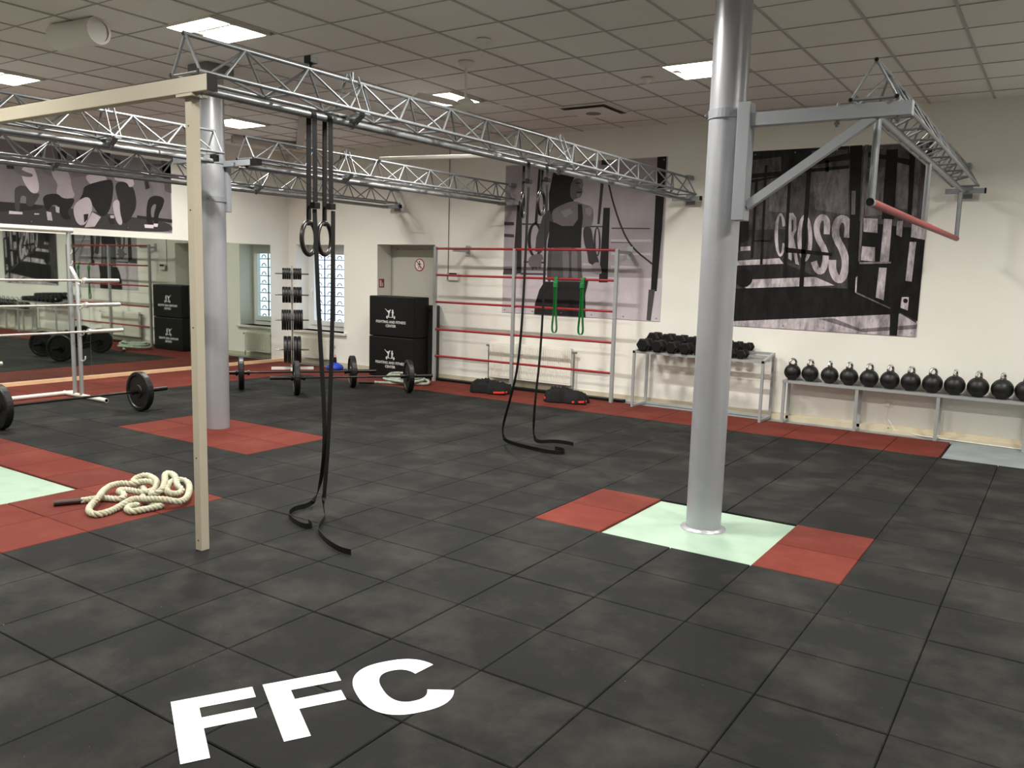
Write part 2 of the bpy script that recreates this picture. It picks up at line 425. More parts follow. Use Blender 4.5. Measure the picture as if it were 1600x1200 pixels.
# window with outside grille
wn = thing('window_1', None, None); tag(wn, kind='structure')
f = MB(); y0, y1 = WY+.29, WY+.35
for a in ((-9.33,-9.25,.56,2.03),(-8.25,-8.17,.56,2.03),(-9.25,-8.25,.56,.64),(-9.25,-8.25,1.95,2.03)): f.box(a[0],a[1],y0,y1,a[2],a[3])
f.build('window_frame', PVC, wn)
f = MB()
for a in ((-9.25,-9.17,.64,1.95),(-8.33,-8.25,.64,1.95),(-9.17,-8.33,.64,.72),(-9.17,-8.33,1.87,1.95)): f.box(a[0],a[1],y0-.02,y1-.01,a[2],a[3])
f.build('window_sash', PVC, wn)
MB().box(-9.17,-8.33,y1-.04,y1-.03,.72,1.87).build('pane', GLASS, wn)
MB().box(-9.225,-9.195,y0-.045,y0-.02,1.22,1.28).box(-9.22,-9.2,y0-.06,y0-.045,1.12,1.27).build('handle', PVC, wn)
MB().bbox(-9.4,-8.1,WY-.05,WY+.285,.52,.56,.006).build('window_sill', SILL, wn)
gr = MB(); gy = WY+.6
for k in range(7): gr.cyl((-9.5+.25*k,gy,.4), (-9.5+.25*k,gy,2.3), .013, 6)
for k in range(11):
    z = .5+.16*k; gr.cyl((-9.6,gy,z), (-7.8,gy,z), .010, 6)
    for q in range(7):
        c = -9.375+.25*q; gr.tube([(c+.055*math.cos(a*PI/6), gy, z+.02+.055*math.sin(a*PI/6)) for a in range(0, 7)], .009, 5)
gr.build('window_grille', PRK, wn)
st = MB().box(-12, -4, 16, 17, -1, 1.1).build('street_facade', NEARB); tag(st, 'pale building front across the street seen through the window', 'building')

# door in its recess
dr = thing('door_1', None, None); tag(dr, kind='structure')
MB().box(-7.42,-7.30,WY+.33,WY+.36,0,2.04).box(-7.30,-6.23,WY+.33,WY+.36,1.99,2.04).box(-6.28,-6.23,WY+.33,WY+.36,0,1.99).build('door_frame', DOORM, dr)
MB().bbox(-7.29,-6.29,WY+.315,WY+.355,.01,1.975,.004).build('door_leaf', DOORM, dr)
sg = thing('no_entry_sign', 'round red and white no entry sign with a walking figure on the grey door', 'sign', (-6.80, WY+.312, 1.73))
RXm = Matrix.Rotation(PI/2, 4, 'X')
def dsk(r, n=28): return [(r*math.cos(2*PI*k/n), r*math.sin(2*PI*k/n)) for k in range(n)]
MB().prism(dsk(.1), 0, .003, RXm).build('disc', PRR, sg)
MB().prism(dsk(.084), .003, .004, RXm).build('disc_face', PRW, sg)
m = MB(); m.prism([(x, y+.05) for x, y in dsk(.014, 10)], .004, .005, RXm)
for P in ([(-.016,.03),(.016,.03),(.012,-.01),(-.012,-.01)], [(-.012,-.01),(.0,-.01),(-.02,-.06),(-.03,-.06)], [(.0,-.01),(.012,-.01),(.032,-.058),(.02,-.06)], [(-.016,.03),(-.01,.02),(-.036,-.008),(-.042,0)], [(.016,.03),(.01,.02),(.036,-.0),(.042,.008)]):
    m.prism(P, .004, .005, RXm)
m.build('walking_figure', PRK, sg)
MB().prism([(-.064,.054),(-.054,.064),(.064,-.054),(.054,-.064)], .005, .006, RXm).build('diagonal_bar', PRR, sg)
fs = thing('extinguisher_sign', 'small red sign with a white symbol on the side of the door recess', 'sign', (-7.42, WY+.10, 1.42))
MB().box(0, .003, -.06, .06, -.07, .07).build('plate', PRR, fs)
MB().box(.003, .004, -.045, -.005, -.05, .05).box(.003, .004, .01, .03, -.05, .01).build('symbol', PRW, fs)
wb2 = thing('wall_controller', 'small black and white controller box on the wall behind the red rungs', 'controller', (-5.86, WY, 1.57))
MB().bbox(-.075,.1,-.04,0,-.06,.06,.004).build('housing', WHT, wb2); MB().box(-.06,.08,-.045,-.04,.01,.05).build('display', BLK, wb2); MB().box(-.11,-.075,-.035,0,-.06,.03).build('plug', DIMG, wb2)
tag(MB().cyl((-5.97, WY-.008, 1.6), (-5.97, WY-.008, CZ), .006, 6).build('wall_cable', DIMG), 'thin grey cable running up the back wall to the ceiling', 'cable')
so = thing('wall_socket', 'small socket on the wall under the kettlebell bench', 'socket', (.33, WY, .31))
MB().bbox(-.04,.04,-.012,0,-.04,.04,.003).build('plate', WHT, so); MB().box(-.015,.015,-.03,-.012,-.03,.02).build('plug', WHT, so)
tag(MB().tube([(.33,WY-.03,.28),(.34,WY-.05,.15),(.42,WY-.06,.03),(.7,WY-.1,.005),(1.2,WY-.1,-.004),(1.8,WY-.14,-.004),(2.6,WY-.1,-.004)], .006, 6).build('floor_cable', WHT), 'white cable lying along the wall under the kettlebell bench', 'cable')

# mirror on the left wall
mi = thing('wall_mirror', 'long low mirror on the left wall reflecting the far wall', 'mirror', (WX, 0, 0))
e0 = 6.93
while e0 > -3.0:
    MB().box(.001, .006, e0-1.6+.0015, e0-.0015, .05, 2.005).build('mirror_panel', MIRR, mi); e0 -= 1.6

# posters
WOMAN = [(52,[[(-4.793,1.636),(-4.743,2.606),(-4.662,2.604),(-4.642,1.64)]]),(70,[[(-4.96,2.373),(-4.79,2.365),(-4.788,2.32),(-4.96,2.321)],[(-4.956,2.204),(-4.784,2.192),(-4.783,2.149),(-4.955,2.158)],[(-4.946,1.702),(-4.713,1.706),(-4.71,1.627),(-4.96,1.621)]]),(70,[[(-4.653,2.348),(-4.332,2.338),(-4.332,2.319),(-4.652,2.326)],[(-4.608,1.821),(-4.234,1.816),(-4.233,1.787),(-4.607,1.794)],[(-4.656,1.651),(-4.228,1.654),(-4.227,1.632),(-4.655,1.626)]]),(198,[[(-3.237,2.126),(-2.65,2.123),(-2.649,2.092),(-3.236,2.091)],[(-3.229,1.952),(-2.652,1.95),(-2.651,1.921),(-3.228,1.923)],[(-3.221,1.779),(-2.79,1.777),(-2.789,1.75),(-3.219,1.752)],[(-3.213,1.615),(-2.657,1.609),(-2.655,1.574),(-3.211,1.577)],[(-3.647,1.804),(-3.402,1.802),(-3.401,1.776),(-3.646,1.776)]]),(75,[[(-3.571,2.306),(-3.329,2.3),(-3.328,2.284),(-3.57,2.285)],[(-3.233,2.279),(-2.681,2.269),(-2.68,2.255),(-3.232,2.262)],[(-3.236,2.091),(-2.943,2.087),(-2.943,2.079),(-3.235,2.08)]]),(205,[[(-4.954,1.614),(-2.48,1.63),(-2.48,1.075),(-4.96,1.075)]]),(45,[[(-4.402,3.143),(-4.362,3.141),(-4.398,2.335),(-4.443,2.335)],[(-4.298,2.114),(-4.299,2.06),(-4.35,2.067),(-4.35,2.114)],[(-4.299,2.06),(-4.306,2.008),(-4.354,2.023),(-4.35,2.067)],[(-4.306,2.008),(-4.319,1.962),(-4.362,1.984),(-4.354,2.023)],[(-4.319,1.962),(-4.338,1.923),(-4.372,1.951),(-4.362,1.984)],[(-4.338,1.923),(-4.361,1.894),(-4.385,1.926),(-4.372,1.951)],[(-4.361,1.894),(-4.387,1.875),(-4.4,1.91),(-4.385,1.926)],[(-4.387,1.875),(-4.416,1.869),(-4.417,1.905),(-4.4,1.91)],[(-4.416,1.869),(-4.444,1.875),(-4.434,1.91),(-4.417,1.905)],[(-4.444,1.875),(-4.472,1.893),(-4.45,1.925),(-4.434,1.91)],[(-4.472,1.893),(-4.497,1.922),(-4.465,1.95),(-4.45,1.925)],[(-4.497,1.922),(-4.519,1.96),(-4.478,1.983),(-4.465,1.95)],[(-4.519,1.96),(-4.536,2.007),(-4.489,2.023),(-4.478,1.983)],[(-4.536,2.007),(-4.548,2.059),(-4.496,2.067),(-4.489,2.023)],[(-4.548,2.059),(-4.553,2.113),(-4.499,2.113),(-4.496,2.067)],[(-4.553,2.113),(-4.552,2.168),(-4.499,2.16),(-4.499,2.113)],[(-4.552,2.168),(-4.544,2.22),(-4.495,2.204),(-4.499,2.16)],[(-4.544,2.22),(-4.53,2.266),(-4.488,2.244),(-4.495,2.204)],[(-4.53,2.266),(-4.511,2.305),(-4.477,2.277),(-4.488,2.244)],[(-4.511,2.305),(-4.488,2.333),(-4.464,2.301),(-4.477,2.277)],[(-4.488,2.333),(-4.462,2.351),(-4.448,2.317),(-4.464,2.301)],[(-4.462,2.351),(-4.433,2.357),(-4.432,2.322),(-4.448,2.317)],[(-4.433,2.357),(-4.405,2.351),(-4.415,2.316),(-4.432,2.322)],[(-4.405,2.351),(-4.377,2.332),(-4.399,2.301),(-4.415,2.316)],[(-4.377,2.332),(-4.352,2.303),(-4.384,2.276),(-4.399,2.301)],[(-4.352,2.303),(-4.331,2.265),(-4.371,2.243),(-4.384,2.276)],[(-4.331,2.265),(-4.314,2.219),(-4.361,2.204),(-4.371,2.243)],[(-4.314,2.219),(-4.303,2.168),(-4.354,2.16),(-4.361,2.204)],[(-4.303,2.168),(-4.298,2.114),(-4.35,2.114),(-4.354,2.16)]]),(60,[[(-3.386,2.094),(-3.386,2.051),(-3.414,2.055),(-3.415,2.094)],[(-3.386,2.051),(-3.388,2.01),(-3.414,2.019),(-3.414,2.055)],[(-3.388,2.01),(-3.392,1.973),(-3.416,1.985),(-3.414,2.019)],[(-3.392,1.973),(-3.399,1.942),(-3.418,1.958),(-3.416,1.985)],[(-3.399,1.942),(-3.408,1.919),(-3.422,1.937),(-3.418,1.958)],[(-3.408,1.919),(-3.419,1.904),(-3.426,1.924),(-3.422,1.937)],[(-3.419,1.904),(-3.431,1.899),(-3.431,1.919),(-3.426,1.924)],[(-3.431,1.899),(-3.443,1.904),(-3.437,1.924),(-3.431,1.919)],[(-3.443,1.904),(-3.455,1.918),(-3.443,1.937),(-3.437,1.924)],[(-3.455,1.918),(-3.466,1.941),(-3.448,1.957),(-3.443,1.937)],[(-3.466,1.941),(-3.476,1.972),(-3.453,1.985),(-3.448,1.957)],[(-3.476,1.972),(-3.484,2.009),(-3.458,2.018),(-3.453,1.985)],[(-3.484,2.009),(-3.49,2.051),(-3.461,2.055),(-3.458,2.018)],[(-3.49,2.051),(-3.493,2.094),(-3.464,2.094),(-3.461,2.055)],[(-3.493,2.094),(-3.494,2.137),(-3.465,2.133),(-3.464,2.094)],[(-3.494,2.137),(-3.491,2.179),(-3.465,2.17),(-3.465,2.133)],[(-3.491,2.179),(-3.487,2.216),(-3.463,2.203),(-3.465,2.17)],[(-3.487,2.216),(-3.48,2.246),(-3.461,2.23),(-3.463,2.203)],[(-3.48,2.246),(-3.471,2.269),(-3.457,2.251),(-3.461,2.23)],[(-3.471,2.269),(-3.46,2.284),(-3.453,2.264),(-3.457,2.251)],[(-3.46,2.284),(-3.449,2.289),(-3.448,2.268),(-3.453,2.264)],[(-3.449,2.289),(-3.436,2.284),(-3.442,2.264),(-3.448,2.268)],[(-3.436,2.284),(-3.425,2.269),(-3.436,2.251),(-3.442,2.264)],[(-3.425,2.269),(-3.413,2.246),(-3.431,2.23),(-3.436,2.251)],[(-3.413,2.246),(-3.404,2.215),(-3.426,2.203),(-3.431,2.23)],[(-3.404,2.215),(-3.396,2.179),(-3.421,2.17),(-3.426,2.203)],[(-3.396,2.179),(-3.39,2.138),(-3.418,2.133),(-3.421,2.17)],[(-3.39,2.138),(-3.386,2.094),(-3.415,2.094),(-3.418,2.133)],[(-3.423,2.88),(-3.375,2.878),(-3.414,2.326),(-3.45,2.326)]]),(55,[[(-3.321,2.859),(-3.315,2.84),(-3.29,2.844),(-3.296,2.864)],[(-3.315,2.84),(-3.302,2.801),(-3.277,2.806),(-3.29,2.844)],[(-3.302,2.801),(-3.284,2.743),(-3.259,2.748),(-3.277,2.806)],[(-3.284,2.743),(-3.26,2.666),(-3.235,2.671),(-3.259,2.748)],[(-3.26,2.666),(-3.232,2.585),(-3.207,2.591),(-3.235,2.671)],[(-3.232,2.585),(-3.199,2.502),(-3.175,2.509),(-3.207,2.591)],[(-3.199,2.502),(-3.164,2.416),(-3.14,2.423),(-3.175,2.509)],[(-3.164,2.416),(-3.124,2.327),(-3.1,2.335),(-3.14,2.423)],[(-3.124,2.327),(-3.084,2.248),(-3.061,2.257),(-3.1,2.335)],[(-3.084,2.248),(-3.044,2.177),(-3.022,2.187),(-3.061,2.257)],[(-3.044,2.177),(-3.003,2.115),(-2.982,2.127),(-3.022,2.187)],[(-3.003,2.115),(-2.963,2.063),(-2.943,2.076),(-2.982,2.127)],[(-2.963,2.063),(-2.915,2.012),(-2.896,2.027),(-2.943,2.076)],[(-2.915,2.012),(-2.86,1.963),(-2.843,1.979),(-2.896,2.027)],[(-2.86,1.963),(-2.798,1.915),(-2.783,1.933),(-2.843,1.979)],[(-2.798,1.915),(-2.73,1.87),(-2.716,1.888),(-2.783,1.933)],[(-2.73,1.87),(-2.68,1.836),(-2.666,1.854),(-2.716,1.888)],[(-2.68,1.836),(-2.646,1.813),(-2.632,1.831),(-2.666,1.854)],[(-2.646,1.813),(-2.63,1.802),(-2.615,1.82),(-2.632,1.831)]]),(38,[[(-3.364,2.539),(-3.269,2.537),(-3.258,1.556),(-3.39,1.552)],[(-3.419,3.16),(-3.329,3.16),(-3.329,3.093),(-3.424,3.097)]]),(30,[[(-2.624,3.16),(-2.499,3.16),(-2.513,2.238),(-2.543,1.464),(-2.626,1.461),(-2.623,2.238)]]),(80,[[(-2.656,1.481),(-2.567,1.484),(-2.606,1.079),(-2.667,1.082)]]),(35,[[(-4.164,3.025),(-3.7,3.005),(-3.821,2.958),(-3.868,2.885),(-3.877,2.801),(-3.833,2.661),(-3.819,2.629),(-3.951,2.482),(-4.081,2.549),(-4.126,2.376),(-4.203,2.377),(-4.223,2.747)]]),(95,[[(-3.811,2.932),(-3.769,2.935),(-3.737,2.931),(-3.713,2.921),(-3.699,2.904),(-3.693,2.881),(-3.69,2.861),(-3.69,2.843),(-3.691,2.828),(-3.695,2.815),(-3.697,2.802),(-3.698,2.79),(-3.697,2.779),(-3.695,2.769),(-3.695,2.756),(-3.698,2.742),(-3.703,2.725),(-3.711,2.707),(-3.72,2.693),(-3.731,2.683),(-3.744,2.678),(-3.758,2.676),(-3.772,2.673),(-3.785,2.668),(-3.799,2.662),(-3.812,2.653),(-3.826,2.651),(-3.84,2.656),(-3.854,2.668),(-3.869,2.687),(-3.879,2.715),(-3.884,2.751),(-3.884,2.796),(-3.88,2.849),(-3.867,2.889),(-3.844,2.917)]]),(120,[[(-3.77,2.913),(-3.706,2.922),(-3.685,2.847),(-3.71,2.795),(-3.741,2.817)],[(-3.777,2.734),(-3.717,2.737),(-3.735,2.686),(-3.775,2.687)]]),(45,[[(-3.788,2.76),(-3.699,2.761),(-3.713,2.741),(-3.782,2.743)],[(-3.805,2.879),(-3.731,2.88),(-3.73,2.864),(-3.805,2.866)]]),(72,[[(-4.209,2.529),(-4.31,2.444),(-4.357,2.29),(-4.405,2.158),(-4.419,1.958),(-4.317,1.937),(-4.244,2.07),(-4.193,2.245),(-4.126,2.376)]]),(112,[[(-4.011,2.588),(-3.939,2.613),(-3.876,2.628),(-3.822,2.634),(-3.776,2.629),(-3.738,2.615),(-3.7,2.602),(-3.663,2.591),(-3.626,2.581),(-3.589,2.572),(-3.559,2.558),(-3.537,2.538),(-3.522,2.512),(-3.515,2.48),(-3.511,2.447),(-3.512,2.413),(-3.517,2.377),(-3.527,2.34),(-3.542,2.312),(-3.564,2.292),(-3.593,2.281),(-3.627,2.279),(-3.659,2.279),(-3.688,2.282),(-3.713,2.287),(-3.735,2.296),(-3.766,2.3),(-3.805,2.302),(-3.852,2.3),(-3.909,2.295),(-3.96,2.296),(-4.007,2.301),(-4.048,2.313),(-4.084,2.329),(-4.113,2.35),(-4.134,2.375),(-4.149,2.403),(-4.157,2.436),(-4.16,2.465),(-4.157,2.489),(-4.15,2.509),(-4.138,2.525),(-4.111,2.544),(-4.068,2.564)]]),(38,[[(-4.198,2.377),(-4.112,2.354),(-3.995,2.305),(-3.818,2.304),(-3.747,2.393),(-3.756,2.596),(-3.691,2.588),(-3.669,2.413),(-3.686,2.243),(-3.686,2.012),(-4.22,2.008),(-4.196,2.202)]]),(92,[[(-4.006,2.016),(-3.877,2.017),(-3.78,2.009),(-3.715,1.992),(-3.68,1.966),(-3.676,1.931),(-3.673,1.896),(-3.671,1.859),(-3.669,1.822),(-3.669,1.785),(-3.666,1.747),(-3.662,1.708),(-3.655,1.67),(-3.645,1.631),(-3.642,1.601),(-3.644,1.579),(-3.652,1.565),(-3.665,1.559),(-3.707,1.553),(-3.778,1.549),(-3.879,1.544),(-4.01,1.541),(-4.109,1.552),(-4.176,1.578),(-4.208,1.62),(-4.207,1.676),(-4.205,1.726),(-4.202,1.768),(-4.197,1.803),(-4.192,1.831),(-4.189,1.86),(-4.188,1.892),(-4.191,1.926),(-4.195,1.961),(-4.166,1.989),(-4.102,2.007)]]),(118,[[(-3.944,1.991),(-3.918,1.995),(-3.898,1.984),(-3.881,1.957),(-3.869,1.914),(-3.862,1.856),(-3.857,1.8),(-3.855,1.746),(-3.855,1.696),(-3.858,1.648),(-3.865,1.612),(-3.876,1.587),(-3.891,1.575),(-3.911,1.574),(-3.926,1.586),(-3.938,1.61),(-3.946,1.646),(-3.951,1.694),(-3.956,1.743),(-3.961,1.795),(-3.966,1.848),(-3.973,1.902),(-3.971,1.944),(-3.961,1.974)],[(-3.794,1.993),(-3.77,1.987),(-3.752,1.969),(-3.739,1.94),(-3.733,1.9),(-3.732,1.848),(-3.729,1.797),(-3.726,1.748),(-3.721,1.7),(-3.716,1.654),(-3.717,1.619),(-3.726,1.595),(-3.743,1.582),(-3.766,1.58),(-3.786,1.59),(-3.801,1.613),(-3.811,1.649),(-3.817,1.697),(-3.821,1.747),(-3.825,1.8),(-3.827,1.856),(-3.828,1.915),(-3.823,1.957),(-3.812,1.983)]]),(78,[[(-3.859,1.963),(-3.834,1.963),(-3.812,1.573),(-3.853,1.571)],[(-4.176,2.009),(-4.158,2.009),(-4.146,1.993),(-4.139,1.963),(-4.138,1.917),(-4.142,1.855),(-4.144,1.795),(-4.144,1.736),(-4.141,1.68),(-4.136,1.624),(-4.138,1.583),(-4.145,1.555),(-4.159,1.541),(-4.18,1.54),(-4.195,1.554),(-4.204,1.581),(-4.208,1.623),(-4.207,1.678),(-4.206,1.735),(-4.205,1.794),(-4.204,1.854),(-4.203,1.916),(-4.198,1.962),(-4.189,1.993)]]),(132,[[(-3.642,2.54),(-3.538,2.549),(-3.52,2.475),(-3.576,2.433),(-3.627,2.466)],[(-4.028,2.504),(-3.878,2.545),(-3.825,2.48),(-3.949,2.417)]]),(105,[[(-4.441,1.908),(-4.391,1.919),(-4.351,1.923),(-4.319,1.917),(-4.296,1.904),(-4.282,1.882),(-4.275,1.865),(-4.275,1.852),(-4.281,1.844),(-4.294,1.841),(-4.303,1.833),(-4.309,1.819),(-4.31,1.8),(-4.308,1.775),(-4.308,1.753),(-4.311,1.736),(-4.316,1.722),(-4.323,1.712),(-4.331,1.708),(-4.338,1.711),(-4.346,1.72),(-4.353,1.735),(-4.359,1.742),(-4.365,1.741),(-4.371,1.731),(-4.375,1.713),(-4.38,1.703),(-4.386,1.7),(-4.393,1.705),(-4.4,1.717),(-4.408,1.722),(-4.417,1.721),(-4.427,1.714),(-4.438,1.7),(-4.447,1.692),(-4.454,1.692),(-4.46,1.699),(-4.464,1.713),(-4.47,1.725),(-4.48,1.737),(-4.492,1.746),(-4.507,1.754),(-4.518,1.768),(-4.523,1.788),(-4.524,1.813),(-4.521,1.844),(-4.506,1.87),(-4.479,1.891)]]),(62,[[(-3.62,2.293),(-3.589,2.298),(-3.563,2.29),(-3.542,2.269),(-3.526,2.235),(-3.516,2.187),(-3.506,2.14),(-3.495,2.095),(-3.485,2.052),(-3.474,2.009),(-3.461,1.969),(-3.446,1.93),(-3.429,1.894),(-3.411,1.86),(-3.401,1.831),(-3.4,1.807),(-3.407,1.788),(-3.424,1.774),(-3.441,1.767),(-3.458,1.765),(-3.476,1.769),(-3.495,1.78),(-3.512,1.789),(-3.526,1.797),(-3.537,1.803),(-3.547,1.808),(-3.555,1.82),(-3.562,1.839),(-3.568,1.864),(-3.572,1.896),(-3.579,1.928),(-3.589,1.96),(-3.601,1.992),(-3.616,2.024),(-3.63,2.062),(-3.641,2.104),(-3.65,2.152),(-3.657,2.206),(-3.655,2.247),(-3.642,2.276)]]),(150,[[(-3.451,1.815),(-3.427,1.821),(-3.406,1.816),(-3.388,1.8),(-3.373,1.774),(-3.361,1.737),(-3.354,1.708),(-3.352,1.687),(-3.355,1.673),(-3.364,1.668),(-3.372,1.666),(-3.38,1.667),(-3.388,1.671),(-3.396,1.679),(-3.403,1.682),(-3.409,1.681),(-3.413,1.676),(-3.415,1.667),(-3.42,1.661),(-3.426,1.661),(-3.433,1.664),(-3.443,1.673),(-3.452,1.678),(-3.461,1.68),(-3.469,1.679),(-3.476,1.674),(-3.484,1.675),(-3.49,1.681),(-3.496,1.691),(-3.501,1.707),(-3.503,1.724),(-3.503,1.741),(-3.5,1.76),(-3.495,1.778),(-3.485,1.794),(-3.47,1.806)]]),(40,[[(-4.244,1.538),(-3.686,1.55),(-3.546,1.584),(-3.591,1.384),(-3.572,1.075),(-4.402,1.075),(-4.392,1.219),(-4.325,1.424)]])]
